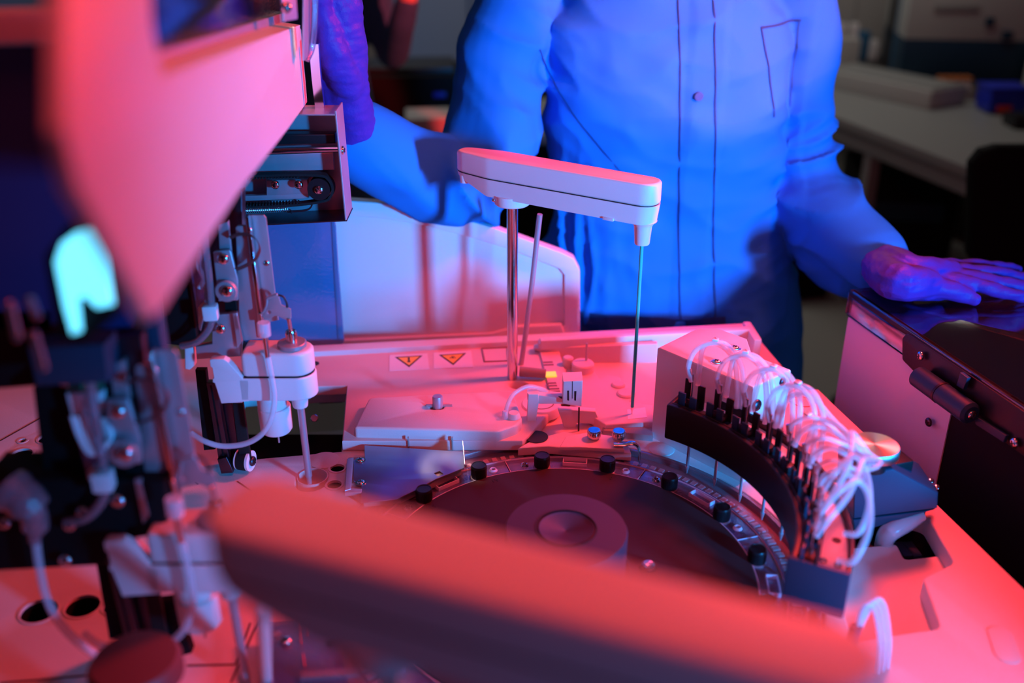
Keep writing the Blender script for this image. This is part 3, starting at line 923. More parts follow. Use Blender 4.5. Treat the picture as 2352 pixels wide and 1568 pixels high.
# hoses
def hose(pts, r=.0034, nm='hose', pins=True):
    h = part(nm, tube(pts, r, seg=12, n=9), M['tube'], mf)
    return h
BDL = G(2010, 1062, 1.075)
for k, a in enumerate(needle_angles):
    z0 = ZT + .034
    st = pol(.2715, a+.4, z0)
    st2 = pol(.2745, a-1.2, z0-.004)
    if k < 4:
        da = 6.5
        hose([st, pol(.270, a+1.6, z0+.020), pol(.278, a+.5, z0+.044), pol(.290, a-3.5, z0+.055), pol(.300, a-7.5, z0+.040), pol(.302, a-9.5, z0+.008), pol(.300, a-10.5, z0-.030)])
        hose([st2, pol(.276, a-1.2, z0+.018), pol(.290, a-.5, z0+.046), pol(.306, a-4.5, z0+.050), pol(.312, a-9, z0+.024), pol(.306, a-11.5, z0-.026)], .0036)
    elif k < 7:
        off = Vector((.004*(k-5), .006*(5-k), .004*(k-5)))
        hose([st, pol(.274, a+1.0, z0+.018), pol(.285, a-1.5, z0+.034), pol(.310, a-2, z0+.026), (pol(.320, a, z0+.015)+BDL)/2+off, BDL+off], .0031)
        hose([st2, pol(.280, a-1.4, z0+.014), pol(.292, a-3.5, z0+.028), pol(.312, a-4, z0+.020), (pol(.318, a-2, z0+.012)+BDL)/2-off, BDL-off], .0038)
    else:
        hose([st, pol(.276, a+1.0, z0+.020), pol(.290, a+4.0, z0+.040), pol(.305, a+7, z0+.044), pol(.318, a+6, z0+.030), pol(.322, a+1, z0+.010), pol(.315, a-3, z0-.014), pol(.300, a-3, z0-.020)])
        hose([st2, pol(.282, a-.5, z0+.014), pol(.298, a+5.0, z0+.034), pol(.308, a+12, z0+.046), pol(.318, a+17, z0+.040), BDL+Vector((0, 0, .004*(k-7)))])
# extra arching hoses of the bundle
for j in range(2):
    a = 24 - 12*j
    hose([pol(.290, a, ZT+.020), pol(.298, a-1, ZT+.060), pol(.312, a-5, ZT+.072-.004*j), pol(.330, a-9-j, ZT+.050), BDL+Vector((-.006+.003*j, .010-.005*j, .004))], .0036)
# white tags with a mark
for k in range(5):
    a = needle_angles[k]
    p = pol(.290, a-3.5, ZT+.034+.0605) if k < 4 else pol(.285, a-1.5, ZT+.034+.039)
    tg_ = part('hose_tag', box(p, (.0072, .0075, .0030), math.radians(a+20), bev=.0006), M['sticker'], mf, label='white tag with a black stroke')
    part('tag_mark', text('I', .007, Matrix.Translation(p+Vector((0, 0, .0018))) @ Matrix.Rotation(math.radians(10), 4, 'Z')), M['print'], tg_)
# metal joints inside the hoses
for k, a in enumerate(needle_angles):
    part('hose_joint', cyl(pol(.2712, a+.8, ZT+.040), pol(.2700, a+1.5, ZT+.053), .0030, seg=12), M['steel'], mf)

# support bracket and turned knob
br = thing('manifold_bracket', 'dark tapering bracket holding the curved dispenser from the right', 'bracket', G(2050, 1180, ZD))
YB = 1.03
part('bracket_body', upright([(1962, 1092), (2052, 1076), (2156, 1132), (2154, 1168), (1960, 1192)], YB, .070, .003), M['satin'], br)
part('bracket_under', upright([(1960, 1194), (2150, 1170), (2080, 1190), (1965, 1226)], YB+.004, .060, .002), M['satin'], br)
bt = FY(2090, 1090, YB+.05)
part('top_ledge', panel3([FY(2010, 1062, YB+.02), FY(2050, 1052, YB+.05), FY(2156, 1112, YB+.05), FY(2156, 1128, YB+.01), FY(2052, 1070, YB+.01)], .006, .001), M['black'], br)
part('gusset', panel3([FY(1966, 1044, YB+.04), FY(2020, 1048, YB+.05), FY(2000, 1080, YB+.02), FY(1970, 1078, YB+.02)], .006, .001), M['black'], br)
for (u, v) in ((2138, 1104), (2152, 1118)):
    screw(br, FY(u, v, YB+.03), (0, -.3, 1), .004)
part('hose_bundle', tube([FY(2110, 1178, YB+.02), FY(2080, 1200, YB+.01), FY(2040, 1225, YB), FY(2030, 1250, YB+.02)], .012), M['tube'], br, label='hoses leaving under the bracket')
part('foot', cyl(G(2070, 1180, .87), FY(2100, 1170, YB+.04), .014), M['black'], br)
kc = G(2005, 1042, 1.052)
kn = thing('turned_metal_knob', 'round spun-finish metal knob above the dark bracket', 'knob', kc-Vector((0, 0, .012)))
part('knob_cap', lathe([(0, 0), (.0285, 0), (.0300, .0015), (.0300, .012), (.0285, .0140), (0, .0140)], kc, (0, 0, 1), 64), M['alu'], kn)
part('knob_stem', cyl(kc-Vector((0, 0, .02)), kc, .018), M['black'], kn)
part('knob_post', box(kc+Vector((.02, .03, -.045)), (.07, .05, .05), .3, bev=.004), M['black'], kn)

# hose bundle at the lower right behind the foreground arm
hb = thing('wash_nozzle', 'red nozzle block with two white hoses at the lower right of the ring', 'nozzle', G(1950, 1540, ZD))
c0 = G(1945, 1530, ZD)
part('nozzle_block', box(c0+Vector((0, 0, .012)), (.026, .018, .030), .1, bev=.002), M['deck'], hb)
part('nozzle_post', cyl(c0+Vector((0, 0, .02)), c0+Vector((0.002, 0, .055)), .006), M['satin'], hb)
for j in range(3):
    o = Vector((.006*j, .004*j, 0))
    part('hose', tube([c0+Vector((0.002, 0, .045))+o*.3, c0+Vector((.008, .004, .075))+o, c0+Vector((.020, .006, .070))+o, c0+Vector((.030, 0, .030))+o, c0+Vector((.030, -.01, .0))+o], .0028), M['tube'], hb)

# ================================================================== REAR CURVED LID AND SMOKED PANEL
ld = thing('curved_lid', 'open white lid with a curved top edge behind the probe arm', 'lid', G(1060, 780, .965))
YL = 1.60
f2 = lambda u, v: FY(u, v, YL)
edge = [(560, 470), (700, 461), (795, 461), (880, 467), (960, 479), (1050, 500), (1140, 526), (1220, 555), (1290, 580), (1318, 594), (1332, 622), (1332, 770), (1240, 778), (560, 808)]
part('lid_rim', upright(edge, YL, .026, .005), M['white'], ld)
inner = [(560, 494), (700, 492), (800, 495), (890, 503), (980, 519), (1080, 545), (1170, 572), (1240, 600), (1285, 618), (1296, 632), (1296, 745), (1285, 755), (1240, 750), (1180, 752), (1130, 765), (560, 792)]
def lerp_hole(edge, k): return edge
part('lid_frame', upright(edge, YL-.006, .008, .002, holes=[inner]), M['white'], ld, label='raised border of the lid')
part('hinge_foot', upright([(1180, 752), (1290, 745), (1300, 775), (1170, 785)], YL-.012, .02, .003), M['white'], ld)
sm = thing('smoked_panel', 'blue-tinted clear panel standing left in front of the curved lid', 'panel', G(700, 800, .965))
part('panel_sheet', upright([(560, 470), (764, 470), (772, 520), (788, 785), (780, 799), (560, 812)], YL-.045, .003, .0008), M['smoke'], sm)
part('panel_edge', upright([(758, 470), (766, 470), (790, 786), (781, 798), (776, 786)], YL-.047, .006, .001), M['smoke'], sm)
part('disc_behind', lathe([(0, 0), (.085, 0), (.085, .004), (0, .004)], FY(660, 770, YL-.016), (0, -1, 0), 48), M['smoke'], sm)

# ================================================================== CARRIAGE DRIVE (upper left)
cr = thing('carriage_drive', 'open steel channel holding a toothed belt, pulley and spring', 'belt drive', FY(690, 510, 1.30))
YC = 1.33
part('back_plate', upright([(500, 258), (775, 252), (797, 505), (500, 520)], YC+.03, .003, .0006), M['dullsteel'], cr)
def flange(q0, q1, Y, d, t):
    a, b = FY(*q0, Y), FY(*q1, Y)
    return panel3([a, b, b+Vector((0, d, 0)), a+Vector((0, d, 0))], t, .0004)
part('top_flange', flange((500, 262), (772, 262), YC-.02, .055, .002), M['dullsteel'], cr)
part('bottom_flange', flange((500, 520), (797, 505), YC-.02, .055, .002), M['darksteel'], cr)
a, b = FY(772, 255, YC-.02), FY(796, 507, YC-.02)
part('end_plate', panel3([a, b, b+Vector((0, .055, 0)), a+Vector((0, .055, 0))], .0022, .0005), M['dullsteel'], cr)
screw(cr, FY(784, 345, YC-.005)+Vector((.001, 0, 0)), (1, -.1, 0), .006)
part('upper_shroud', upright([(500, 310), (768, 308), (770, 330), (500, 335)], YC, .02, .002), M['black'], cr)
part('guide_rod', cyl(FY(480, 352, YC-.01), FY(778, 342, YC-.01), .0045), M['steel'], cr, label='bright guide rod')
part('reflective_strip', upright([(500, 360), (765, 350), (768, 390), (500, 398)], YC+.012, .004, .001), M['dullsteel'], cr)
# belt and pulley
pc_ = FY(735, 430, YC)
part('pulley', lathe([(0, 0), (.0155, 0), (.0155, .002), (.014, .003), (.014, .016), (.0155, .017), (.0155, .019), (0, .019)], pc_+Vector((0, .008, 0)), (0, -1, 0), 36), M['black'], cr)
part('pulley_axle', lathe([(0, 0), (.0058, 0), (.0056, .003), (.003, .0045), (0, .0045)], pc_+Vector((0, -.011, 0)), (0, -1, 0), 20), M['steel'], cr)
R_ = .0185
bp_ = [FY(450, 405, YC), FY(560, 402, YC), FY(680, 399, YC)]
bot_ = [FY(680, 468, YC), FY(560, 474, YC), FY(450, 478, YC)]
loop = bp_ + [pc_+Vector((R_*math.cos(math.radians(t)), 0, R_*math.sin(math.radians(t)))) for t in (75, 45, 15, -15, -45, -75)] + bot_
def ribbon(pts, w, th, n=6, axis=Vector((0, 1, 0))):
    P = catmull(pts, n)
    bm = bmesh.new()
    rows = []
    for i, p in enumerate(P):
        t = (P[min(i+1, len(P)-1)]-P[max(i-1, 0)]).normalized()
        nrm = t.cross(axis).normalized()
        rows.append([bm.verts.new(p+axis*w/2+nrm*th/2), bm.verts.new(p-axis*w/2+nrm*th/2), bm.verts.new(p-axis*w/2-nrm*th/2), bm.verts.new(p+axis*w/2-nrm*th/2)])
    for a_, b_ in zip(rows, rows[1:]):
        for k in range(4):
            j = (k+1) % 4
            bm.faces.new((a_[k], a_[j], b_[j], b_[k]))
    bm.faces.new(rows[0][::-1])
    bm.faces.new(rows[-1])
    return fin(bm)
belt = part('toothed_belt', ribbon(loop, .014, .0035), M['rubber'], cr, label='black toothed belt')
teeth = []
for i in range(34):
    s = i/33
    p = FY(450+235*s, 478-9*s, YC)+Vector((0, 0, .0030))
    teeth.append(box(p, (.0016, .013, .0024), bev=0))
    p = FY(450+235*s, 405-5*s, YC)-Vector((0, 0, .0030))
    teeth.append(box(p, (.0016, .013, .0024), bev=0))
part('belt_teeth', join(*teeth), M['rubber'], belt, kind='stuff')
tb = part('tension_block', upright([(612, 414), (706, 412), (708, 446), (612, 450)], YC+.004, .012, .001), M['dullsteel'], cr)
for u in (632, 686):
    screw(tb, FY(u, 424, YC-.006), (0, -1, 0), .0062)
part('lower_rack', upright([(500, 452), (708, 445), (708, 456), (500, 464)], YC+.004, .008, .0005), M['dullsteel'], cr)
# spring
sps = []
for i in range(29*12):
    t = i/12
    s = t/29
    c = FY(530, 484, YC-.004).lerp(FY(663, 479, YC-.004), s)
    sps.append(c + Vector((0, .0040*math.cos(2*PI*t), .0040*math.sin(2*PI*t))))
sps += [FY(668, 482, YC-.004), FY(669, 490, YC-.004)]
part('tension_spring', tube(sps, .00085, seg=6, n=1, smooth=False), M['steel'], cr, label='bright coil spring')
part('spring_arm', ribbon([FY(660, 465, YC), FY(700, 466, YC), FY(716, 470, YC), FY(704, 482, YC), FY(660, 486, YC)], .004, .002), M['darksteel'], cr)

# upper cover holder and rod near the gloved hand
hd = thing('cover_holder', 'clear-edged metal strip and rod gripped by the gloved hand', 'holder', FY(725, 245, 1.34))
part('rod', ribbon([FY(722, 100, 1.35), FY(727, 170, 1.35), FY(736, 250, 1.35)], .010, .012, axis=Vector((0, 1, 0))), M['steel'], hd)
part('edge_strip', panel3([FY(700, -30, 1.25), FY(722, -30, 1.30), FY(718, 120, 1.30), FY(702, 140, 1.25)], .003, .0008), M['dullsteel'], hd)
part('clear_edge', tube([FY(724, -30, 1.28), FY(722, 60, 1.28), FY(716, 110, 1.28), FY(704, 138, 1.27)], .004), M['clear'], hd)
part('screw_tab', panel3([FY(648, -20, 1.12), FY(680, -20, 1.15), FY(684, 44, 1.15), FY(652, 50, 1.12)], .003, .0008), M['dullsteel'], hd)
screw(hd, FY(657, 18, 1.12), (.5, -1, 0), .006)

# ================================================================== PIPETTING UNIT (far), copied for the near one
def lift_unit(label):
    t = thing('pipetting_unit', label, 'pipetting unit', (-.30, 1.15, ZD), 'pipetting units on the left of the deck')
    Y = 1.14
    # steel carriage plates
    part('side_plate', upright([(573, 496), (579, 494), (606, 494), (611, 500), (633, 680), (640, 735), (606, 742)], Y+.012, .002, .0005), M['dullsteel'], t)
    ch = part('channel', upright([(541, 523), (545, 519), (565, 519), (600, 778), (552, 783)], Y+.004, .006, .0008), M['dullsteel'], t)
    part('channel_edge', upright([(563, 500), (571, 496), (604, 740), (604, 778), (597, 778)], Y-.002, .012, .0012), M['steel'], t)
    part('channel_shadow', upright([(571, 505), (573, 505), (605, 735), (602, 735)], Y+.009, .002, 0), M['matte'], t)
    screw(t, FY(573, 528, Y), (0, -1, .1), .0035)
    screw(t, FY(612, 604, Y+.012), (0, -1, .1), .0038)
    part('upper_column', upright([(470, 470), (555, 440), (556, 520), (545, 780), (500, 790), (460, 560)], Y+.03, .02, .001), M['darksteel'], t)
    part('upper_plate', upright([(501, 516), (523, 509), (530, 580), (504, 580)], Y-.002, .008, .001), M['dullsteel'], t)
    lk_ = part('link_plate', upright([(489, 580), (494, 577), (526, 574), (530, 578), (546, 645), (546, 690), (502, 692)], Y-.010, .006, .001), M['dullsteel'], t)
    screw(lk_, FY(512, 594, Y-.016), (0, -1, .1), .0072)
    bs = part('round_boss', lathe([(0, 0), (.0135, 0), (.0138, .003), (.0125, .006), (.0075, .0065), (0, .0065)], FY(521, 667, Y-.014), (0, -1, .1), 30), M['dullsteel'], t)
    screw(bs, FY(521, 668, Y-.0205), (0, -1, .1), .0075)
    lb_ = part('lower_bracket', upright([(487, 724), (541, 720), (555, 784), (552, 818), (452, 825), (449, 796), (487, 790)], Y-.008, .010, .001), M['dullsteel'], t)
    screw(lb_, FY(506, 755, Y-.018), (0, -1, .1), .0066)
    part('bracket_edge', upright([(534, 720), (544, 719), (556, 784), (545, 800)], Y-.014, .006, .001), M['dullsteel'], t)
    part('inner_slot', upright([(516, 692), (540, 690), (544, 718), (518, 722)], Y+.001, .01, 0), M['matte'], t)
    part('black_housing', upright([(368, 560), (440, 500), (432, 620), (455, 800), (380, 790)], Y+.006, .05, .002), M['matte'], t)
    part('clear_box', upright([(432, 600), (440, 575), (470, 572), (476, 700), (456, 760), (448, 700)], Y-.004, .010, .002), M['clear'], t)
    part('cable_bundle', tube([FY(462, 575, Y-.008), FY(456, 610, Y-.010), FY(468, 640, Y-.008), FY(458, 662, Y-.01)], .0032), M['tube'], t)
    part('blue_clip', upright([(423, 800), (444, 796), (447, 840), (435, 850), (424, 848)], Y-.004, .012, .002), M['white'], t)
    # ribbon loop
    part('ribbon_loop', ribbon([FY(528, 546, Y-.01), FY(548, 538, Y-.012), FY(575, 540, Y-.014), (FY(593, 556, Y-.014)), FY(596, 576, Y-.014), FY(583, 598, Y-.012), FY(560, 612, Y-.01), FY(538, 620, Y-.006)], .009, .0008, axis=Vector((0, .75, -.66))), M['ribbon'], t, label='dark ribbon cable loop')
    # clear hose with clip
    hs = part('clear_hose', tube([FY(469, 520, Y-.016), FY(473, 580, Y-.018), FY(481, 650, Y-.018), FY(485, 700, Y-.018), FY(484, 742, Y-.020), FY(470, 768, Y-.022), FY(448, 786, Y-.022), FY(417, 794, Y-.018)], .0048, seg=14), M['clear2'], t, label='clear hose bending down the unit')
    part('hose_clip', box(FY(484, 716, Y-.020), (.018, .016, .020), .1, bev=.003), M['white'], t, label='white hose clip')
    part('clip_strap', panel3([FY(455, 706, Y-.01), FY(468, 690, Y-.016), FY(470, 712, Y-.016), FY(460, 760, Y-.01), FY(454, 752, Y-.01)], .002, .0005), M['white'], t)
    # head
    Yh = 1.108
    th_ = .046
    hl = 22
    def head_poly(zb_):  # plan outline of the head (rounded right end)
        pass
    xl, xr = FY(484, 870, Yh).x, FY(719, 870, Yh).x
    xc = FY(557, 870, Yh).x
    zt_, zs_, zb_ = FY(600, 814, Yh).z, FY(600, 869, Yh).z, FY(600, 921, Yh).z
    r_ = th_/2
    def cap_outline(x0, x1, y0, w, rr=.0):
        pts = [(x0, y0), (x1-w/2, y0)]
        pts = [(x0, y0)] + [(x1-w/2+w/2*math.cos(math.radians(q)), y0+w/2+w/2*math.sin(math.radians(q))) for q in range(-90, 91, 12)] + [(x0, y0+w)]
        return pts
    part('head_body', plate([cap_outline(xc-.004, xr, Yh, th_)], Matrix.Translation((0, 0, zs_-.0004)), zs_-zb_, .0025), M['white'], t)
    cp_ = part('head_cap', plate([rnd(cap_outline(xc, xr-.001, Yh+.0005, th_-.001), .006, only=[0])], Matrix.Translation((0, 0, zt_)), zt_-zs_-.0006, .005, 3), M['white'], t, label='rounded cap of the pipetting head')
    part('cap_seam', plate([cap_outline(xc+.001, xr-.002, Yh+.002, th_-.004)], Matrix.Translation((0, 0, zs_+.0004)), .002, 0), M['print'], t)
    part('head_bracket', upright([(481, 827), (486, 825), (513, 825), (522, 830), (558, 870), (572, 872), (572, 922), (508, 927), (493, 880), (488, 878), (488, 870), (491, 868), (487, 845), (483, 842)], Yh, .012, .0012), M['white'], t, label='notched white bracket of the head')
    part('bracket_rear', upright([(500, 840), (520, 836), (556, 876), (556, 925), (512, 926)], Yh+.034, .01, .001), M['white'], t)
    # nozzle + probe
    px_ = FY(690, 930, Yh+.02).x
    py_ = Yh+.02
    part('probe_nozzle', lathe([(0, 0), (.0093, 0), (.0098, .001), (.0112, .016), (.013, .020), (0, .020)], (px_, py_, zb_-.018), (0, 0, 1), 28), M['white'], t)
    ptip = Vector((-.2745, 1.137, .928))
    pr = part('probe', cyl((px_, py_, zb_-.016), Vector((px_, py_, zb_-.016)).lerp(ptip, .80), .0046, seg=20), M['dullsteel'], t, label='steel sampling probe')
    part('probe_tip', cyl(Vector((px_, py_, zb_-.016)).lerp(ptip, .79), ptip, .0034, seg=16), M['dullsteel'], pr)
    # white mixing cylinder beneath
    mc = FY(626, 920, 1.14)
    zt2 = zb_+.001
    mcy = part('mixer_collar', cyl((mc.x, 1.137, zt2-.024), (mc.x, 1.137, zt2), .0190, seg=36), M['white'], t)
    part('mixer_body', lathe([(0, -.006), (.004, -.006), (.0045, -.002), (.018, 0), (.0208, .004), (.0212, .036), (.0200, .0375), (0, .0375)], (mc.x+.002, 1.137, zt2-.061), (0, 0, 1), 40), M['white'], t, label='white cylinder under the head')
    part('mixer_tip', cyl((mc.x+.003, 1.137, zt2-.080), (mc.x+.003, 1.137, zt2-.064), .0012), M['dullsteel'], t)
    # knurled nut
    kp = Vector((FY(672, 800, Yh+.022).x, Yh+.022, zt_))
    kd = part('knurled_disc', lathe([(0, 0), (.0165, 0), (.0175, .001), (.0175, .005), (.0165, .006), (.008, .0065), (0, .0065)], kp+Vector((0, 0, .001)), (0, 0, 1), 40), M['dullsteel'], t)
    part('disc_knurling', join(*[box((kp.x+.0176*math.cos(q), kp.y+.0176*math.sin(q), kp.z+.004), (.0008, .0011, .005), q, bev=0) for q in [2*PI*j/48 for j in range(48)]]), M['dullsteel'], kd)
    kn_ = part('knurled_nut', lathe([(0, 0), (.0068, 0), (.0068, .013), (.006, .0155), (.003, .016), (0, .016)], kp+Vector((0, 0, .0075)), (0, 0, 1), 28), M['steel'], t)
    part('nut_knurling', join(*[box((kp.x+.0069*math.cos(q), kp.y+.0069*math.sin(q), kp.z+.014), (.0006, .0008, .011), q, bev=0) for q in [2*PI*j/24 for j in range(24)]]), M['steel'], kn_)
    Yw = Yh+.022
    part('nut_pin', cyl(kp+Vector((0, 0, .022)), kp+Vector((-.001, 0, .040)), .0024, seg=14), M['steel'], t)
    part('link_arm', upright([(606, 731), (608, 712), (613, 684), (637, 675), (640, 680), (646, 700), (660, 706), (668, 710), (669, 731), (660, 736), (646, 730), (636, 724), (618, 732)], Yw, .002, .0005, holes=[[(618+4*math.cos(q), 717+4*math.sin(q)) for q in [2*PI*j/12 for j in range(12)]]]), M['dullsteel'], t, label='thin shaped link plate')
    part('link_roll', cyl(FY(612, 685, Yw-.001), FY(638, 676, Yw-.001), .0022), M['dullsteel'], t)
    part('wire_loop', tube([FY(637, 677, Yw), FY(650, 681, Yw), FY(658, 694, Yw), FY(660, 706, Yw)], .0013), M['wire'], t)
    part('wire_loop', tube([FY(613, 685, Yw), FY(612, 700, Yw), FY(606, 714, Yw), FY(598, 722, Yw)], .0013), M['dullsteel'], t)
    part('hose_pin', cyl(FY(598, 718, Yw), FY(602, 742, Yw), .0026), M['steel'], t)
    Yt = Yh-.012
    part('hose_collar', cyl(FY(605, 740, Yt), FY(608, 771, Yt), .0078, seg=24), M['tube'], t)
    part('hose_stem', cyl(FY(608, 768, Yt), FY(615, 822, Yt), .0034, seg=18), M['steel'], t)
    part('looping_hose', tube([FY(615, 818, Yt), FY(623, 860, Yt), FY(630, 905, Yt), (FY(628, 940, Yt)), FY(617, 975, Yt), FY(594, 1003, Yt), FY(558, 1020, Yt), FY(510, 1024, Yt), FY(470, 1013, Yt), FY(440, 995, Yt+.01)], .0036, seg=12), M['tube'], t, label='translucent hose looping under the head')
    # rails and belts below
    part('belt_strip', upright([(448, 850), (472, 850), (494, 1032), (468, 1034)], Y+.030, .010, .001), M['matte'], t, label='black belt strip')
    rl = part('rail', upright([(474, 880), (496, 880), (528, 1062), (502, 1058)], Y+.016, .012, .001), M['darksteel'], t)
    part('rail_groove', upright([(482, 885), (486, 885), (516, 1055), (512, 1055)], Y+.0155, .001, 0), M['matte'], rl)
    part('rail_foot', upright([(499, 1055), (520, 1050), (531, 1072), (535, 1086), (508, 1088)], Y+.010, .014, .001), M['darksteel'], t)
    part('second_rail', upright([(508, 926), (533, 926), (548, 1036), (522, 1038)], Y+.030, .012, .001), M['darksteel'], t)
    tb_ = part('drive_belt', upright([(534, 926), (558, 926), (577, 1060), (551, 1066)], Y+.018, .006, .001), M['rubber'], t, label='black toothed drive belt')
    pl_ = FY(567, 1054, Y+.026)
    part('belt_pulley', lathe([(0, 0), (.014, 0), (.014, .002), (.0115, .0025), (.0115, .016), (.0145, .0165), (.0145, .020), (0, .020)], pl_+Vector((-.012, 0, 0)), (1, -.25, 0), 30), M['sticker'], t, label='pale belt pulley')
    part('pulley_belt', lathe([(.0118, .003), (.0145, .003), (.0145, .0155), (.0118, .0155)], pl_+Vector((-.012, 0, 0)), (1, -.25, 0), 30), M['rubber'], t)
    screw(t, pl_+Vector((.0085, -.005, 0)), (1, -.25, 0), .007, m='darksteel')
    part('base_block', upright([(520, 1033), (552, 1030), (552, 1072), (524, 1072)], Y+.030, .02, .001), M['matte'], t)
    return t
un = lift_unit('sharp far pipetting unit with white head above the wash well')
near = copy_tree(un, loc=un.location + Vector((.004, -.368, -.002)))
near['label'] = 'blurred near pipetting unit at the lower left of the picture'
near['category'] = 'pipetting unit'

# ------------------------------------------------------------------ drive block beside the near unit
db = thing('drive_block', 'dark motor block with white cable plug at the left edge', 'drive block', FY(200, 1200, .80))
YD = .78
part('block_plate', upright([(120, 790), (325, 770), (350, 1010), (378, 1185), (170, 1190)], YD, .012, .002), M['darksteel'], db)
part('top_housing', upright([(60, 800), (240, 790), (250, 880), (80, 890)], YD-.03, .03, .003), M['satin'], db)
part('rear_housing', upright([(-40, 700), (130, 700), (140, 885), (-40, 900)], YD+.02, .08, .006), M['matte'], db)
part('lower_housing', upright([(-40, 1100), (380, 1105), (384, 1225), (250, 1250), (240, 1300), (-40, 1315)], YD-.02, .05, .004), M['matte'], db)
part('circuit_board', upright([(150, 850), (235, 845), (240, 925), (155, 928)], YD-.008, .002, 0), M['pcb'], db, label='green circuit board')
part('plug', upright([(150, 905), (235, 900), (236, 935), (225, 960), (165, 962)], YD-.016, .010, .002), M['sticker'], db, label='white cable plug')
for k in range(5):
    part('cable', tube([FY(165+12*k, 955, YD-.018), FY(180+9*k, 1000, YD-.022), FY(205+6*k, 1040-3*k, YD-.026), FY(240+3*k, 1035-6*k, YD-.024), FY(256-2*k, 1000, YD-.02), FY(244-2*k, 960, YD-.014)], .0022), M['sticker'], db)
for (u, v) in ((290, 952), (305, 1052), (150, 870), (300, 1165)):
    screw(db, FY(u, v, YD-.004), (0, -1, .2), .0072)
for (u, v) in ((160, 1205), (190, 1175), (150, 1285), (10, 1200)):
    screw(db, FY(u, v, YD-.028), (0, -1, .2), .006)
part('column', upright([(285, 640), (345, 630), (420, 1100), (370, 1110)], YD+.03, .02, .002), M['satin'], db)
part('clear_connector', tube([FY(20, 1120, YD-.04), FY(60, 1150, YD-.045), FY(80, 1190, YD-.045), FY(80, 1240, YD-.04)], .014, radii=[.020, .018, .012, .006]), M['clear2'], db, label='cloudy hose connector')
part('hose', tube([FY(82, 1240, YD-.04), FY(92, 1310, YD-.04), FY(110, 1380, YD-.04), FY(145, 1440, YD-.04), FY(200, 1490, YD-.04), FY(262, 1525, YD-.04)], .0042), M['tube'], db, label='soft pale hose sagging over the deck')
part('support_post', cyl(FY(300, 1500, YD+.04), FY(262, 1230, YD+.02), .010), M['matte'], db)
part('hanging_post', upright([(355, 1385), (400, 1380), (440, 1500), (400, 1512)], YD+.02, .012, .001), M['matte'], db)

# metal plate whose cyan reflection is painted as emission
gl = thing('reflecting_plate', 'metal plate with a self-lit cyan reflection at the left behind the pink cover', 'reflecting metal plate', FY(190, 700, .60))
part('glow_face', upright([(126, 602), (140, 560), (170, 538), (216, 524), (236, 560), (258, 700), (222, 708), (196, 682), (176, 686), (184, 762), (164, 768), (146, 705)], .60, .004, .001), M['cyanglow'], gl)
part('plate_border', upright([(100, 590), (150, 520), (235, 500), (275, 720), (190, 790), (130, 780)], .606, .008, .002), M['matte'], gl)
for (p, q) in (((20, 690), (40, 780)), ((66, 680), (86, 730)), ((75, 760), (100, 850)), ((262, 590), (286, 680))):
    part('glint_rod', cyl(FY(*p, .62), FY(*q, .62), .003), M['steel'], gl)

# round cap at the bottom left
rb = G(318, 1560, 1.05)
thc = thing('round_cap', 'dark red round cap at the bottom left corner', 'cap', rb-Vector((0, 0, .03)))
part('cap_top', lathe([(0, 0), (.036, 0), (.040, .004), (.040, .018), (.036, .024), (0, .026)], rb, (0, 0, 1), 48), M['capred'], thc)
part('cap_stem', cyl(rb-Vector((0, 0, .105)), rb, .014), M['black'], thc)

# clear bracket with red reflections drawn as thin red rods, bottom centre
ca = thing('clear_bracket', 'clear acrylic bracket over the near wash well', 'bracket', G(700, 1520, ZD))
part('clear_sheet', slab([(590, 1430), (760, 1425), (800, 1568), (830, 1640), (610, 1640)], ZD+.02, .004, .001), M['clear'], ca)
part('clear_edge', slab([(690, 1540), (820, 1532), (824, 1548), (690, 1556)], ZD+.026, .006, .001), M['clear2'], ca)
screw(ca, G(657, 1472, ZD+.021), (0, 0, 1), .006)
part('slot_mark', slab([(748, 1474), (772, 1468), (776, 1478), (751, 1486)], ZD+.0212, .001, 0), M['print'], ca)
for (p, q) in (((683, 1418), (692, 1480)), ((702, 1432), (706, 1465)), ((696, 1500), (700, 1530))):
    a_, b_ = G(*p, ZD+.022), G(*q, ZD+.022)
    part('red_reflection', cyl(a_, b_, .0006), M['redprint'], ca)
part('spacer_post', cyl(G(640, 1480, ZD+.005)+Vector((0, 0, -.005)), G(640, 1480, ZD+.005)+Vector((0, 0, .015)), .005), M['dullsteel'], ca)
part('ring_guard', arc_solid(.302, .318, 200, 300, ZD, ZD+.006, 40, .001), M['deck'], ca)
part('near_post', cyl(G(612, 1568, ZD+.002), FY(603, 1400, .62), .006), M['white'], ca)

# ================================================================== FOREGROUND COVER (pink panel top left)
fc = thing('side_cover', 'large blurred pale side cover with an angled cut-out, top left', 'cover', (-.21, .75, 1.30))
pn0, pn1 = Vector((-.172, .36, 0)), Vector((-.256, 1.13, 0))
dn = (pn1-pn0).normalized()
nn = Vector((dn.y, -dn.x, 0))
if nn.x < 0:
    nn = -nn
def onp(u, v):
    d = ray(u, v)
    o = Vector((0, 0, CH))
    t = (pn0 - o).dot(nn)/d.dot(nn)
    return o + d*t
cov = [(150, -60), (345, -60), (352, 60), (376, 182), (688, 60), (692, 66), (706, 236), (660, 300), (560, 428), (374, 712), (345, 735), (330, 700), (180, 430), (150, 300)]
part('cover_sheet', panel3([onp(*q) for q in cov], .008, .002), M['white'], fc)
a_, b_ = onp(374, 178), onp(690, 57)
part('top_flange', panel3([a_, b_, b_+Vector((-.026, 0, .004)), a_+Vector((-.026, 0, .004))], .004, .0008), M['white'], fc, label='folded top flange catching red light')
e_, g_ = onp(365, 60), onp(366, 160)
part('flange_screw', lathe([(0, 0), (.006, 0), (.006, .002), (.003, .004), (0, .004)], onp(362, 95)+Vector((-.012, .01, 0)), (1, -.3, .1), 20), M['steel'], fc)
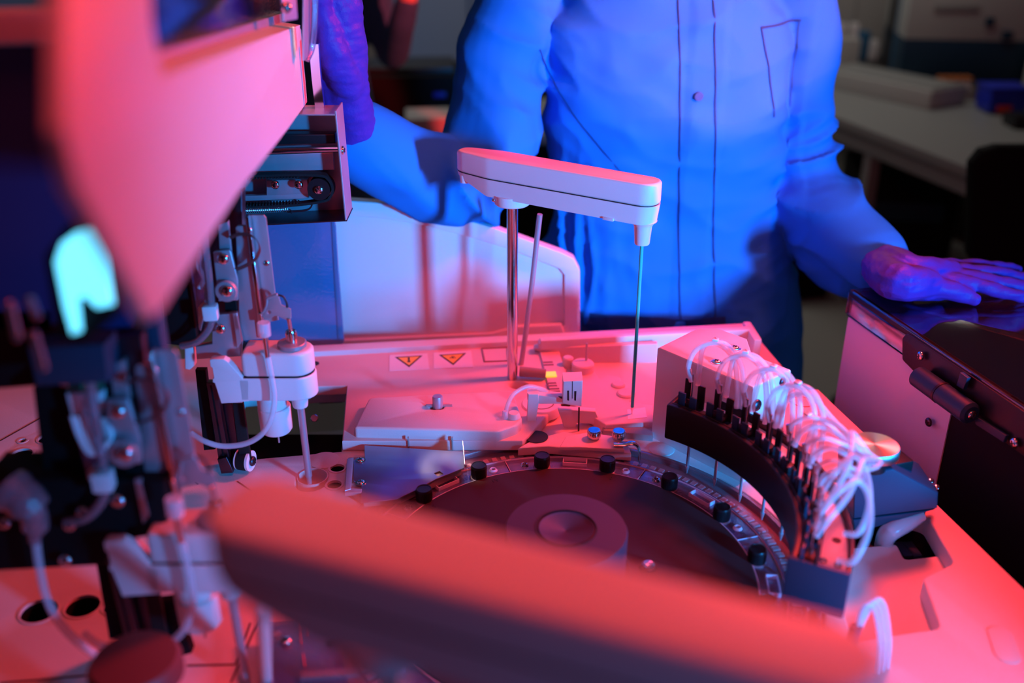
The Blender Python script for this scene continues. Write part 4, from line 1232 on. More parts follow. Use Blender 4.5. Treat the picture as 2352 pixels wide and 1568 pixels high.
wn = thing('cover_window', 'smoky clear window behind the cut-out of the side cover', 'window panel', (-.25, .8, 1.5))
part('window_sheet', panel3([onp(*q)+Vector((-.028, .01, 0)) for q in [(330, -60), (705, -60), (700, 40), (380, 160), (345, 100)]], .003, .0005), M['cleargrey'], wn)
part('window_frame', panel3([onp(*q)+Vector((-.024, .01, 0)) for q in [(376, 150), (695, 30), (695, 52), (376, 176)]], .004, .0005), M['dullsteel'], wn)
# dark hood far left
dh = thing('dark_hood', 'dark glossy blue hood at the extreme left edge', 'hood', (-.42, .7, 1.3))
def lh(u, v):
    return FY(u, v, .75)
part('hood_panel', upright([(-120, 110), (300, 100), (330, 620), (300, 760), (-120, 760)], .80, .01, .002), M['navy'], dh)
part('hood_reflection', upright([(-120, 30), (300, 20), (300, 96), (-120, 108)], .78, .03, .004), M['deck'], dh, label='pale strip for the reddish reflection on the hood')  # solid strip stands in for a red reflection on the hood
part('hood_base', upright([(-120, 560), (330, 600), (340, 790), (-120, 800)], .84, .03, .004), M['matte'], dh)

# ================================================================== FOREGROUND PROBE ARM
ZA = 1.365
l_, r_2 = G(515, 1155, ZA+.05), G(1905, 1515, ZA+.05)
d_ = (r_2-l_)
an_ = math.atan2(d_.y, d_.x)
k_ = d_.length/(.093+.2115)
pbase = l_ + d_.normalized()*.093*k_*1.0
armF, AF = probe_arm('blurred pale probe arm crossing the bottom foreground', Vector((pbase.x, pbase.y)), an_, ZA, .2115*k_, 'steel', 1.05, .925, scale=k_, taper=.054)

# ================================================================== RIGHT GLASS-TOPPED UNIT
gu = thing('glass_topped_unit', 'pale cabinet with a dark glass lid under the right gloved hand', 'laboratory cabinet', (.85, 1.3, 0))
ZG = 1.085
LA, LB = G(1951, 664, ZG), G(2352, 934, ZG)
ld_ = (LB-LA).normalized()
perp = Vector((-ld_.y, ld_.x, 0))
if perp.x < 0:
    perp = -perp
LN = LA + ld_*1.15
# lid glass
def q3(p, z):
    return (p.x, p.y, z)
W = .75
lidp = [LA, LN, LN+perp*W, LA+perp*W]
part('glass_lid', plate([rnd([tuple(p[:2]) for p in lidp], .012)], Matrix.Translation((0, 0, ZG)), .006, .002), M['glass'], gu, label='dark glass lid with reflections')
fe = [box((LA+LN)/2+perp*.005+Vector((0, 0, -.006)), ((LN-LA).length, .010, .012), math.atan2(ld_.y, ld_.x), bev=.003)]
part('lid_frame', fe[0], M['black'], gu, label='black lid edge')
part('lid_skirt', box((LA+LN)/2+perp*.004+Vector((0, 0, -.028)), ((LN-LA).length, .003, .036), math.atan2(ld_.y, ld_.x), bev=.0005), M['glass'], gu)
part('skirt_end', box(LA+perp*.10+Vector((0, 0, -.024)), (.003, .20, .036), math.atan2(ld_.y, ld_.x), bev=.0005), M['glass'], gu)
zw = ztop(LA, 727)
# body: rear pale part and front black part
S1 = G(2124, 912, zw)
s1 = (S1-LA).dot(ld_)
ins = .006
body_r = [LA+perp*ins, LA+ld_*s1+perp*ins, LA+ld_*s1+perp*(W-.02), LA+perp*(W-.02)]
part('pale_side_panel', plate([[tuple(p[:2]) for p in body_r]], Matrix.Translation((0, 0, zw)), zw-.03, .003), M['white'], gu, label='pale side panel')
body_f = [LA+ld_*s1+perp*(ins+.002), LN+perp*(ins+.002), LN+perp*(W-.02), LA+ld_*s1+perp*(W-.02)]
part('black_side_panel', plate([[tuple(p[:2]) for p in body_f]], Matrix.Translation((0, 0, zw+.012)), zw-.02, .003), M['matte'], gu, label='black side panel')
# trays below the glass
for (o0, o1, w0, w1, mm, nm) in ((.05, .9, .05, .62, 'deck', 'inner_ledge'), (.24, .9, .10, .60, 'tealpad', 'teal_tray'), (.13, .17, .10, .60, 'deckdark', 'ledge_strip')):
    pp = [LA+ld_*o0+perp*w0, LA+ld_*o1+perp*w0, LA+ld_*o1+perp*w1, LA+ld_*o0+perp*w1]
    dz = {'inner_ledge': 0.014, 'teal_tray': .017, 'ledge_strip': .018}[nm]
    part(nm, plate([[tuple(p[:2]) for p in pp]], Matrix.Translation((0, 0, zw+dz)), .004, .001), M[mm], gu)
# hinge plate, barrel, screws on the side
nrm = -perp
def onside(u, v, off=0):
    d = ray(u, v)
    o = Vector((0, 0, CH))
    p0 = LA + nrm*off
    return o + d*((p0-o).dot(nrm)/d.dot(nrm))
hp = part('hinge_plate', panel3([onside(*q, .002) for q in [(2072, 775), (2084, 765), (2352, 945), (2440, 1005), (2440, 1100), (2352, 1048), (2190, 930), (2140, 895), (2072, 826)]], .004, .001, rr=.004), M['black'], gu)
hb_ = part('hinge_barrel', cyl(onside(2106, 862, .018), onside(2232, 952, .018), .0155, seg=32, bev=.004), M['satin'], gu, label='dark round hinge barrel')
part('barrel_ring', cyl(onside(2160, 900, .018), onside(2165, 904, .018), .0162, seg=32, bev=.0004), M['black'], hb_)
ax = (onside(2232, 952, .018)-onside(2106, 862, .018)).normalized()
screw(gu, onside(2232, 952, .018), ax, .0065)
for (u, v) in ((2115, 817), (2330, 1017), (2134, 969)):
    screw(gu, onside(u, v, .006 if u != 2134 else .0), tuple(nrm), .0068, m='steel' if u != 2134 else 'darksteel')
part('hinge_clip', panel3([onside(*q, .012) for q in [(2205, 855), (2222, 868), (2212, 895), (2196, 885)]], .006, .001), M['satin'], gu)
part('hinge_foot', panel3([onside(*q, .010) for q in [(2238, 955), (2310, 1000), (2304, 1016), (2240, 975)]], .006, .001), M['satin'], gu)

# ================================================================== BACKGROUND
def bgbox(name, label, cat, c, s, m, rz=0, parts=(), group=None, bev=.01):
    t = thing(name, label, cat, (c[0], c[1], c[2]-s[2]/2), group)
    part('body', box(c, s, rz, bev=bev), M[m], t)
    R = Matrix.Translation(Vector(c)) @ Matrix.Rotation(rz, 4, 'Z')
    for (nm, o, sz, mm) in parts:
        b_ = box((0, 0, 0), sz, bev=min(.006, min(sz)*.3))
        b_.transform(R @ Matrix.Translation(Vector(o)))
        part(nm, b_, M[mm], t)
    return t
# right bench
B0, B1 = G(1905, 262, .76), G(2245, 392, .76)
bd = (B1-B0).normalized()
bpn = Vector((-bd.y, bd.x, 0))
if bpn.x < 0:
    bpn = -bpn
ba = math.atan2(bd.y, bd.x)
bench = thing('lab_bench', 'long grey laboratory bench in the right background', 'bench', B0.lerp(B1, .5)*1.0 - Vector((0, 0, .76)))
bc = (B0 - bd*.9 + B1 + bd*1.3)/2 + bpn*.40
part('worktop', box(bc-Vector((0, 0, .02)), ((B1-B0).length+2.2, .80, .04), ba, bev=.006), M['bench'], bench)
part('apron', box(bc-bpn*.36-Vector((0, 0, .075)), ((B1-B0).length+2.1, .03, .07), ba, bev=.004), M['cabinet'], bench)
for k in range(4):
    p = B0 - bd*.7 + bd*(k*.95)
    for s in (.06, .72):
        q = p + bpn*s
        part('leg', box((q.x, q.y, .36), (.05, .05, .72), ba, bev=.004), M['cabinet'], bench)
part('cross_rail', box(bc+bpn*.30-Vector((0, 0, .45)), ((B1-B0).length+1.8, .03, .3), ba, bev=.004), M['cabinet'], bench)
def onb(u, v, h=0.0):
    return G(u, v, .76)+Vector((0, 0, h))
p = onb(2000, 222)
bgbox('long_tray', 'long pale tray on the right bench', 'tray', (p.x+.10, p.y+.05, .80), (.62, .24, .08), 'offwhite', ba+.25, (('rim', (0, 0, .043), (.60, .20, .010), 'bench'),))
p = onb(2215, 190)
an1 = bgbox('bench_analyzer', 'pale bench-top analyser with a dark lower half in the right background', 'analyser', (p.x+.05, p.y+.28, .86), (.62, .5, .2), 'satin', -.15,
      (('upper_shell', (.0, 0, .24), (.62, .5, .30), 'offwhite'), ('front_knob', (.06, -.26, .18), (.04, .02, .04), 'satin'), ('front_knob', (.15, -.26, .12), (.05, .02, .04), 'satin'), ('front_slot', (-.10, -.255, .24), (.2, .01, .03), 'cabinet'), ('lid', (0, 0, .41), (.5, .42, .05), 'offwhite')))
p = onb(1965, 120)
bgbox('wall_cabinet_panel', 'pale upright cabinet behind the right bench', 'cabinet', (p.x-.05, p.y+.1, 1.25), (.75, .3, 1.0), 'offwhite', 0, (('door_gap', (0, -.152, 0), (.006, .006, .9), 'cabinet'), ('handle', (.05, -.16, 0), (.02, .02, .14), 'satin')))
p = onb(2050, 150)
bgbox('teal_strip_monitor', 'dark monitor with a blue edge in the right background', 'monitor', (p.x-.02, p.y-.12, 1.03), (.10, .20, .54), 'black', 0, (('blue_edge', (-.055, -.08, 0), (.012, .05, .52), 'bluescrub'), ('screen', (0, -.122, 0), (.08, .004, .48), 'satin')))
p = onb(2060, 165)
bgbox('yellow_box', 'small yellow box on the right bench', 'box', (p.x, p.y-.05, .83), (.075, .05, .06), 'yellow', .1, (('lid', (0, 0, .033), (.078, .053, .012), 'satin'),))
p = onb(1935, 160)
bgbox('clear_bottle_rack', 'pale bottle rack on the bench beside the coat', 'rack', (p.x, p.y, .84), (.12, .1, .16), 'offwhite', 0, (('bottle', (-.03, 0, .11), (.04, .04, .08), 'sticker'), ('bottle', (.03, 0, .11), (.04, .04, .08), 'sticker')))
p = onb(1975, 140)
bgbox('blue_carton', 'small blue and white carton at the back of the bench', 'box', (p.x, p.y, .84), (.06, .08, .15), 'bluescrub', 0, (('white_face', (.05, 0, -.02), (.05, .08, .10), 'sticker'),))
rk = onb(2185, 225)
t = thing('tube_rack', 'tube rack with small orange caps on the right bench', 'tube rack', (rk.x, rk.y, .76))
part('rack_base', box((rk.x, rk.y, .785), (.16, .09, .05), .1, bev=.004), M['offwhite'], t)
for i in range(5):
    for j in range(2):
        c = Vector((rk.x-.06+.03*i, rk.y-.02+.04*j, .81))
        tb2 = part('sample_tube', cyl(c, c+Vector((0, 0, .03)), .009), M['sticker'], t)
        part('tube_cap', cyl(c+Vector((0, 0, .03)), c+Vector((0, 0, .045)), .011), M['orange'], tb2)
p = onb(2295, 255)
bgbox('blue_crate', 'deep blue plastic box on the right bench', 'box', (p.x, p.y, .815), (.16, .14, .10), 'bluebox', 0, (('rim', (0, 0, .05), (.17, .15, .012), 'bluebox'), ('red_label', (-.02, -.08, -.03), (.06, .006, .03), 'redprint')))
p = onb(2345, 190)
bgbox('white_bottle', 'pale cloudy jug at the far right edge of the bench', 'jug', (p.x+.03, p.y-.1, .87), (.10, .10, .22), 'offwhite', 0, (('cap', (0, 0, .125), (.05, .05, .03), 'satin'),))
p = onb(2330, 290)
bgbox('black_bench_device', 'small black device at the right edge of the bench', 'device', (p.x+.04, p.y, .785), (.14, .12, .05), 'black', 0, (('button', (0, 0, .027), (.03, .03, .006), 'satin'),))
# office chair
ocx = FY(2330, 480, 2.55)
oc = thing('office_chair', 'black office chair in front of the right bench', 'chair', (ocx.x, ocx.y, 0))
bm_ = upright([(2236, 380), (2262, 348), (2300, 338), (2420, 338), (2450, 380), (2450, 600), (2420, 640), (2262, 640), (2230, 590)], 2.50, .06, .02)
part('backrest', bm_, M['matte'], oc)
part('seat', box((ocx.x+.02, ocx.y+.22, .50), (.46, .44, .07), 0, bev=.02), M['matte'], oc)
part('column', cyl((ocx.x, ocx.y+.28, .12), (ocx.x, ocx.y+.28, .47), .03), M['satin'], oc)
part('back_stay', box((ocx.x, ocx.y+.08, .60), (.05, .12, .28), 0, bev=.01), M['satin'], oc)
for k in range(5):
    a = 2*PI*k/5
    e = Vector((ocx.x+.28*math.cos(a), ocx.y+.28+.28*math.sin(a), .07))
    lg = part('leg', cyl((ocx.x, ocx.y+.28, .12), e, .022, .016), M['satin'], oc)
    part('caster', lathe([(0, 0), (.026, 0), (.028, .004), (.028, .024), (.026, .028), (0, .028)], e+Vector((-.014, 0, -.035)), (1, 0, 0), 20), M['black'], lg)
# dark equipment below the right bench
p = G(1960, 560, .25)
bgbox('under_bench_unit', 'dark equipment case under the right bench', 'case', (p.x+.25, p.y+.25, .28), (.42, .42, .5), 'matte', -.15, (('vent', (0, -.215, .1), (.3, .01, .08), 'satin'),))
p = G(1880, 760, 0)
bgbox('waste_bin', 'black waste bin on the floor behind the coat', 'bin', (p.x-.02, p.y+.45, .13), (.26, .26, .26), 'matte', .2, (('rim', (0, 0, .13), (.28, .28, .02), 'black'),))
# left background
p = FY(930, 200, 4.2)
lb2 = thing('left_bench', 'dark bench with black equipment in the left background', 'bench', (p.x, p.y, 0))
part('worktop', box((p.x, 4.35, .70), (1.5, .7, .04), 0, bev=.006), M['cabinet'], lb2)
part('front_panel', box((p.x, 4.05, .34), (1.4, .03, .66), 0, bev=.004), M['matte'], lb2)
for s in (-.7, .7):
    part('side_panel', box((p.x+s, 4.35, .34), (.03, .62, .68), 0, bev=.004), M['matte'], lb2)
bgbox('black_printer', 'black boxy device on the left background bench', 'device', (p.x+.02, 4.3, .825), (.46, .36, .21), 'matte', .05, (('top_tray', (0, 0, .115), (.36, .28, .03), 'black'), ('status_light', (.12, -.185, .03), (.05, .006, .02), 'bluebox')))
p = FY(965, 285, 3.6)
bgbox('tall_bin', 'pale tall bin seen above the bent sleeve', 'bin', (p.x+.02, 3.72, .43), (.16, .18, .86), 'offwhite', .1, (('lid', (0, 0, .43), (.17, .19, .02), 'offwhite'),))
p = FY(965, 60, 5.6)
bgbox('grey_cupboard', 'tall grey cupboard against the back wall on the left', 'cupboard', (p.x, 6.2, 1.05), (1.3, .5, 2.1), 'bench', 0, (('door_gap', (-.2, -.252, 0), (.01, .008, 1.9), 'satin'), ('door_gap', (.25, -.252, 0), (.01, .008, 1.9), 'satin'), ('handle', (-.14, -.27, 0), (.02, .03, .2), 'satin'), ('handle', (.31, -.27, 0), (.02, .03, .2), 'satin')), bev=.008)
p = FY(1235, 330, 4.6)
t = thing('background_stool', 'stool with thin metal legs seen between sleeve and coat', 'stool', (p.x, 5.2, 0))
part('seat', cyl((p.x, 5.2, .58), (p.x, 5.2, .63), .18, seg=32), M['matte'], t)
for k in range(4):
    a = PI/4+PI/2*k
    part('leg', cyl((p.x+.12*math.cos(a), 5.2+.12*math.sin(a), .58), (p.x+.2*math.cos(a), 5.2+.2*math.sin(a), 0), .012), M['dullsteel'], t)

# ================================================================== PEOPLE
def remesh(meshes, voxel, smooth_it=4):
    j = join(*meshes)
    ob = bpy.data.objects.new('t', j)
    COL.objects.link(ob)
    md = ob.modifiers.new('r', 'REMESH')
    md.mode = 'VOXEL'
    md.voxel_size = voxel
    ms = ob.modifiers.new('s', 'SMOOTH')
    ms.iterations = smooth_it
    ms.factor = .6
    dg = bpy.context.evaluated_depsgraph_get()
    dg.update()
    me = bpy.data.meshes.new_from_object(ob.evaluated_get(dg))
    bpy.data.objects.remove(ob)
    return me
def loft(sections, seg=40, power=2.4):
    """sections: (cx, cy, z, halfwidth, halfdepth)"""
    bm = bmesh.new()
    rings = []
    for (x, y, z, a, b) in sections:
        rg = []
        for k in range(seg):
            t = 2*PI*k/seg
            c, s = math.cos(t), math.sin(t)
            rg.append(bm.verts.new((x + a*math.copysign(abs(c)**(2/power), c), y + b*math.copysign(abs(s)**(2/power), s), z)))
        rings.append(rg)
    for r0, r1 in zip(rings, rings[1:]):
        for k in range(seg):
            j = (k+1) % seg
            bm.faces.new((r0[k], r0[j], r1[j], r1[k]))
    bm.faces.new(rings[0][::-1])
    bm.faces.new(rings[-1])
    return fin(bm)
def chain(pts, radii, seg=20):
    """tapered limb: rounded tube with a radius at each joint"""
    P = []
    R = []
    pts = [Vector(p) for p in pts]
    C_ = catmull(pts, 8)
    n = len(C_)
    for i in range(n):
        s = i/(n-1)*(len(radii)-1)
        k = min(int(s), len(radii)-2)
        R.append(radii[k]+(radii[k+1]-radii[k])*(s-k))
    bm = bmesh.new()
    rings = []
    prev = None
    for i, p in enumerate(C_):
        t = (C_[min(i+1, n-1)]-C_[max(i-1, 0)]).normalized()
        if prev is None:
            x = t.cross(Vector((0, .3, 1)))
            if x.length < .1:
                x = t.cross(Vector((1, 0, 0)))
        else:
            x = prev - t*prev.dot(t)
        x.normalize(); prev = x
        y = t.cross(x)
        rings.append([bm.verts.new(p+(x*math.cos(2*PI*k/seg)+y*math.sin(2*PI*k/seg))*R[i]) for k in range(seg)])
    for a, b in zip(rings, rings[1:]):
        for k in range(seg):
            j = (k+1) % seg
            bm.faces.new((a[k], a[j], b[j], b[k]))
    t0 = (C_[0]-C_[1]).normalized()
    t1 = (C_[-1]-C_[-2]).normalized()
    for rg, c, tt_, rr in ((rings[0], C_[0], t0, R[0]), (rings[-1], C_[-1], t1, R[-1])):
        prev_r = rg
        for q in (.5, .85):
            nr = [bm.verts.new(c + (v.co-c)*math.sqrt(1-q*q) + tt_*rr*q) for v in rg]
            for k in range(seg):
                j = (k+1) % seg
                bm.faces.new((prev_r[k], prev_r[j], nr[j], nr[k]))
            prev_r = nr
        tip = bm.verts.new(c+tt_*rr)
        for k in range(seg):
            bm.faces.new((prev_r[k], prev_r[(k+1) % seg], tip))
    return fin(bm)

YP = 1.80
per = thing('person', 'person in a blue lab coat and violet gloves standing behind the analyser', 'person', (FY(1540, 700, YP).x, YP, 0))
rows = [(-30, 1300, 1770, .115), (60, 1252, 1815, .125), (190, 1244, 1806, .135), (300, 1262, 1797, .130), (420, 1272, 1790, .120), (500, 1262, 1796, .120), (560, 1248, 1812, .125), (640, 1236, 1836, .132), (740, 1230, 1845, .140), (890, 1232, 1842, .145)]
secs = []
for (v, a, b, dp) in rows:
    A_, B_ = FY(a, v, YP-.02), FY(b, v, YP-.02)
    secs.append(((A_.x+B_.x)/2, YP, A_.z, (B_.x-A_.x)/2, dp))
cx0 = secs[3][0]
secs = [(cx0, YP+.01, 1.585, .045, .05), (cx0, YP+.01, 1.565, .085, .075), (cx0, YP+.005, 1.55, .15, .095)] + secs
lastz = secs[-1][2]
secs += [(secs[-1][0], YP, lastz-.15, secs[-1][3]+.004, .15), (secs[-1][0], YP, .50, secs[-1][3]+.012, .16)]
torso = loft(secs[::-1])
S = lambda u, v, Y: FY(u, v, Y)
right_sleeve = chain([S(1210, -40, 1.80), S(1160, 90, 1.77), S(1135, 250, 1.72), S(1115, 370, 1.67), S(1070, 425, 1.64), S(960, 395, 1.60), S(860, 345, 1.55), S(812, 318, 1.53)],
                     [.070, .075, .080, .078, .076, .066, .064, .060])
left_sleeve = chain([S(1825, -40, 1.82), S(1850, 80, 1.83), S(1850, 240, 1.82), S(1850, 370, 1.80), S(1880, 470, 1.74), S(1950, 545, 1.64), S(2012, 600, 1.56)],
                    [.070, .060, .056, .062, .074, .062, .056])
left_drop = chain([S(1850, 500, 1.78), S(1905, 590, 1.70), S(1950, 640, 1.64)], [.05, .055, .038])
coat_me = remesh([torso, right_sleeve, left_sleeve, left_drop], .0065, 5)
# folds pressed into the cloth
pl0, pl1 = FY(1560, 400, YP-.12).x, FY(1640, 400, YP-.12).x
elbR, elbL = S(1085, 410, 1.64), S(1868, 420, 1.78)
armpR = S(1245, 200, 1.76)
wst = S(1262, 600, 1.70)
coat_me.update()
nv = [v.normal.copy() for v in coat_me.vertices]
for v, n in zip(coat_me.vertices, nv):
    co = v.co
    d = 0
    w1 = math.exp(-((co-elbR).length/.15)**2)
    w2 = math.exp(-((co-elbL).length/.13)**2)
    w3 = math.exp(-((co-armpR).length/.14)**2)
    w4 = math.exp(-(((co.x-wst.x)/.10)**2+((co.z-wst.z)/.12)**2))
    q = noise.noise(Vector((co.x*6, co.y*6, co.z*13)))
    q2 = noise.noise(Vector((co.x*13+5, co.y*9, co.z*24)))
    d += .0065*q + .0028*q2
    rid = lambda x: (1-abs(x))**3
    if w1 > .02:
        a_ = (co.x*.75+co.z*.66)
        d += w1*.019*(rid(noise.noise(Vector((a_*17, co.y*4, (co.x-co.z)*3+2))))-.5)*1.5
    if w2 > .02:
        a_ = (co.z*.9 - co.x*.35)
        d += w2*.021*(rid(noise.noise(Vector((co.x*4, co.y*4+3, a_*24))))-.5)*1.6
    if w3 > .02:
        a_ = (co.x*.5+co.z*.85)
        d += w3*.016*(rid(noise.noise(Vector((a_*18+4, co.y*3, (co.x-co.z)*4))))-.5)*1.5
    if w4 > .02:
        d += w4*.018*(rid(noise.noise(Vector((co.x*34, 2, co.z*5))))-.5)*1.5
    # long soft drag lines across the front
    if abs(co.x-cx0) < .24 and co.y < YP:
        d += .010*(rid(noise.noise(Vector((co.x*2.6+co.z*3.2, 9, co.z*8-co.x*5))))-.4)
        d += .006*(rid(noise.noise(Vector((co.x*6-co.z*4, 3, co.z*13+co.x*6))))-.4)
        if pl0 < co.x < pl1:
            d += .0028
    v.co = co + n*d
coat_me.shade_smooth()
coat_bvh = BVHTree.FromPolygons([tuple(v.co) for v in coat_me.vertices], [tuple(p.vertices) for p in coat_me.polygons])
ct = part('lab_coat', coat_me.copy(), M['coat'], per, label='long blue lab coat with loose sleeves')
def drape(pix_rows, off, m, nm, lab=None, nu=3):
    """thin strip of cloth lying on the coat front; pix_rows = [(left uv, right uv)...]"""
    bm = bmesh.new()
    grid = []
    for (a, b) in pix_rows:
        row = []
        for i in range(nu):
            s = i/(nu-1)
            u, v = a[0]*(1-s)+b[0]*s, a[1]*(1-s)+b[1]*s
            p = FY(u, v, YP-.12)
            hit = coat_bvh.ray_cast(Vector((p.x, 1.2, p.z)), Vector((0, 1, 0)))[0]
            y = hit.y if hit else YP-.12
            row.append(bm.verts.new((p.x, y-off, p.z)))
        grid.append(row)
    fr_ = []
    for r0, r1 in zip(grid, grid[1:]):
        for i in range(nu-1):
            fr_.append(bm.faces.new((r0[i], r0[i+1], r1[i+1], r1[i])))
    bmesh.ops.solidify(bm, geom=bm.faces[:], thickness=.0015)
    me = fin(bm, smooth=False)
    return part(nm, me, m, ct, label=lab)
N_ = 40
drape([((1557, -40+23.5*i), (1560, -40+23.5*i)) for i in range(N_)], .0022, M['seam'], 'seam_line', nu=2)
drape([((1638, -40+23.5*i), (1641, -40+23.5*i)) for i in range(N_)], .0022, M['seam'], 'seam_line', nu=2)
drape([((1757, 66), (1870, 60)), ((1757, 71), (1870, 65))], .0034, M['seam'], 'pocket_hem', nu=8)
drape([((1755+1.6*i, 68+11*i), (1758+1.6*i, 68+11*i)) for i in range(20)], .0026, M['seam'], 'pocket_seam', nu=2)
drape([((1866-1.0*i, 62+11*i), (1868-1.0*i, 62+11*i)) for i in range(20)], .0026, M['seam'], 'pocket_seam', nu=2)
drape([((1240+150*(1-math.cos(i*.14))*.75+i*6, 120+24*i), (1243+150*(1-math.cos(i*.14))*.75+i*6, 120+24*i)) for i in range(14)], .0022, M['seam'], 'seam_line', nu=2)
drape([((1335, 716), (1664, 722)), ((1335, 740), (1664, 746)), ((1335, 764), (1664, 770))], .0030, M['seam'], 'dark_band', 'dark band low on the coat front', 12)  # darker strip laid across the lower coat front
for v in (60, 215, 360, 500):
    p = FY(1600, v, YP-.12)
    hit = coat_bvh.ray_cast(Vector((p.x, 1.2, p.z)), Vector((0, 1, 0)))[0]
    if v == 215 and hit:
        part('button', lathe([(0, 0), (.007, 0), (.0075, .001), (.007, .002), (0, .002)], hit+Vector((0, -.003, 0)), (0, -1, 0), 20), M['seam'], ct)
# cuffs
part('cuff_edge', tube([S(845, 200, 1.52), S(822, 236, 1.47), S(800, 276, 1.465), S(787, 318, 1.475), S(790, 380, 1.50)], .0022), M['coat'], ct)

# gloved hands
def glove_hand(meshes, nm, lab):
    me = remesh(meshes, .0026, 6)
    me.update()
    nn_ = [v.normal.copy() for v in me.vertices]
    for v, n in zip(me.vertices, nn_):
        co = v.co
        v.co = co + n*(.0022*noise.noise(co*45) + .0014*noise.noise(Vector((co.x*50, co.y*50, co.z*150))))
    me.shade_smooth()
    return part(nm, me, M['glove'], per, label=lab)
# hand resting on the glass lid
hzp = ZG + .014
W0 = S(2008, 600, 1.56)
def L(u, v, h):
    return G(u, v, ZG + h)
palm = [chain([W0, L(2060, 645, .040), L(2130, 652, .030)], [.030, .031, .024]),
        chain([W0+Vector((.0, .02, .004)), L(2085, 622, .040), L(2180, 628, .030)], [.030, .030, .022]),
        chain([W0+Vector((0, .01, -.006)), L(2085, 650, .026), L(2160, 662, .022)], [.028, .027, .019])]
fing = [chain([L(2130, 655, .028), L(2185, 668, .022), L(2222, 680, .014), L(2240, 688, .0105)], [.019, .0150, .0125, .0100]),
        chain([L(2165, 645, .028), L(2245, 655, .026), L(2310, 672, .018), L(2362, 685, .0100)], [.016, .0115, .0105, .0088]),
        chain([L(2175, 634, .029), L(2265, 642, .028), L(2345, 658, .019), L(2400, 668, .0100)], [.015, .0115, .0105, .0088]),
        chain([L(2170, 622, .029), L(2260, 624, .028), L(2335, 634, .018), L(2385, 642, .0100)], [.014, .0110, .0100, .0084]),
        chain([L(2150, 612, .028), L(2235, 608, .026), L(2300, 612, .017), L(2340, 617, .0095)], [.013, .0100, .0090, .0078])]
glove_hand(palm+fing, 'gloved_hand', 'violet gloved hand lying flat on the glass lid')
# hand gripping the cover edge at the upper left
YH = 1.47
palm2 = [chain([S(812, 300, 1.51), S(800, 215, 1.47), S(782, 100, 1.45), S(775, 0, 1.44)], [.036, .032, .037, .034]),
         chain([S(790, 280, 1.51), S(772, 200, 1.47), S(752, 90, 1.45), S(745, -10, 1.44)], [.032, .029, .032, .030]),
         chain([S(800, 190, 1.45), S(768, 130, 1.42), S(752, 60, 1.41)], [.026, .024, .019])]
fing2 = [chain([S(752, 90, 1.42), S(735, 10, 1.40), S(722, -50, 1.385), S(712, -90, 1.38)], [.019, .0150, .0125, .0105])]
for i in range(4):
    z0 = -20 - 42*i*.8
    fing2.append(chain([S(765, z0, 1.46), S(728, z0-35, 1.435), S(700, z0-30, 1.40), S(704, z0-8, 1.37), S(718, z0, 1.36)], [.014, .0115, .0105, .0095, .0085]))
glove_hand(palm2+fing2, 'gloved_hand', 'violet gloved hand gripping the upright strip')
# head, neck and legs outside the frame
hx = cx0
part('neck', chain([(hx, YP+.01, 1.55), (hx, YP-.005, 1.66)], [.055, .052]), M['skin'], per)
hd_m = [loft([(hx, YP-.02, 1.625, .028, .03), (hx, YP-.03, 1.64, .05, .055), (hx, YP-.02, 1.68, .066, .085), (hx, YP-.015, 1.73, .074, .095), (hx, YP-.01, 1.78, .074, .095), (hx, YP, 1.82, .06, .08), (hx, YP, 1.842, .03, .04)], 32, 2.1),
        chain([(hx, YP-.105, 1.75), (hx, YP-.125, 1.715)], [.010, .015]),
        chain([(hx-.076, YP, 1.755), (hx-.078, YP, 1.715)], [.012, .009]), chain([(hx+.076, YP, 1.755), (hx+.078, YP, 1.715)], [.012, .009])]
hdp = part('head', remesh(hd_m, .004, 5), M['skin'], per)
for s in (-.03, .03):
    part('eye', lathe([(0, -.009), (.006, -.006), (.009, 0), (.006, .006), (0, .009)], (hx+s, YP-.098, 1.745), (0, 1, 0), 18), M['sticker'], hdp)
    part('iris', lathe([(0, 0), (.004, 0), (.0035, .0015), (0, .002)], (hx+s, YP-.1062, 1.745), (0, -1, 0), 16), M['print'], hdp)
part('mask', loft([(hx, YP-.045, 1.635, .045, .06), (hx, YP-.045, 1.67, .060, .080), (hx, YP-.045, 1.705, .062, .082), (hx, YP-.045, 1.722, .058, .078)], 30), M['mask'], per, label='white face mask')
part('hair', loft([(hx, YP+.035, 1.66, .066, .070), (hx, YP+.03, 1.74, .080, .085), (hx, YP+.012, 1.80, .082, .100), (hx, YP+.005, 1.84, .062, .080), (hx, YP, 1.862, .025, .035)], 32, 2.1), M['hair'], per)
for s in (-.09, .09):
    part('trouser_leg', chain([(hx+s, YP, .72), (hx+s, YP+.01, .45), (hx+s, YP+.01, .10)], [.085, .07, .06]), M['bluescrub'], per)
    part('shoe', chain([(hx+s, YP+.03, .045), (hx+s, YP-.13, .038)], [.044, .036]), M['offwhite'], per)

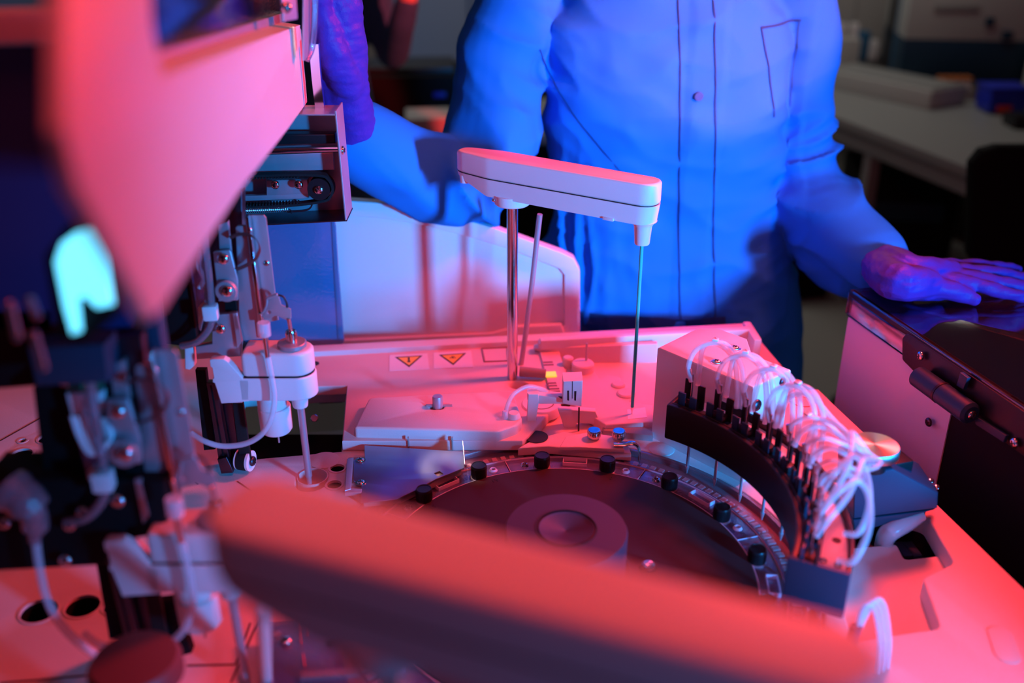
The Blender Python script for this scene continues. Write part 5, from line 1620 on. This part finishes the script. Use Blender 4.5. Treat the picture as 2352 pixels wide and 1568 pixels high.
# second person, far and blurred, at the upper left
p2 = FY(800, 60, 3.4)
pp2 = thing('person', 'blurred person in blue scrubs far behind the gloved hand', 'person', (p2.x-.08, 3.4, 0))
x2 = p2.x-.10
b2 = remesh([loft([(x2, 3.4, .42, .17, .13), (x2, 3.4, .85, .18, .13), (x2, 3.4, 1.1, .15, .11), (x2, 3.4, 1.35, .18, .12), (x2, 3.4, 1.44, .16, .10), (x2, 3.4, 1.50, .06, .06)], 32),
             chain([(x2+.18, 3.4, 1.40), (x2+.24, 3.36, 1.15), (x2+.30, 3.15, 1.26), (x2+.33, 3.08, 1.34)], [.055, .05, .042, .036]),
             chain([(x2-.18, 3.4, 1.40), (x2-.24, 3.38, 1.12), (x2-.20, 3.2, .98)], [.055, .05, .04])], .012, 4)
part('scrubs', b2, M['bluescrub'], pp2)
part('head', remesh([loft([(x2, 3.38, 1.53, .04, .045), (x2, 3.36, 1.58, .062, .08), (x2, 3.37, 1.66, .072, .092), (x2, 3.38, 1.73, .05, .06)], 24, 2.1), chain([(x2, 3.39, 1.46), (x2, 3.38, 1.56)], [.05, .05])], .008, 4), M['skin'], pp2)
part('hair', loft([(x2, 3.42, 1.60, .07, .07), (x2, 3.40, 1.70, .078, .09), (x2, 3.39, 1.75, .05, .06)], 24, 2.1), M['hair'], pp2)
hnd = [chain([(x2+.33, 3.08, 1.34), (x2+.345, 3.05, 1.40)], [.028, .030])] + [chain([(x2+.33+.014*i, 3.045, 1.41), (x2+.335+.014*i, 3.02, 1.455-.004*abs(i-1))], [.010, .008]) for i in range(4)] + [chain([(x2+.325, 3.05, 1.375), (x2+.300, 3.03, 1.41)], [.012, .009])]
part('hand', remesh(hnd, .004, 3), M['skin'], pp2)
for s in (-.09, .09):
    part('trouser_leg', chain([(x2+s, 3.4, .7), (x2+s, 3.4, .1)], [.085, .06]), M['bluescrub'], pp2)
    part('shoe', chain([(x2+s, 3.42, .045), (x2+s, 3.28, .038)], [.044, .036]), M['offwhite'], pp2)
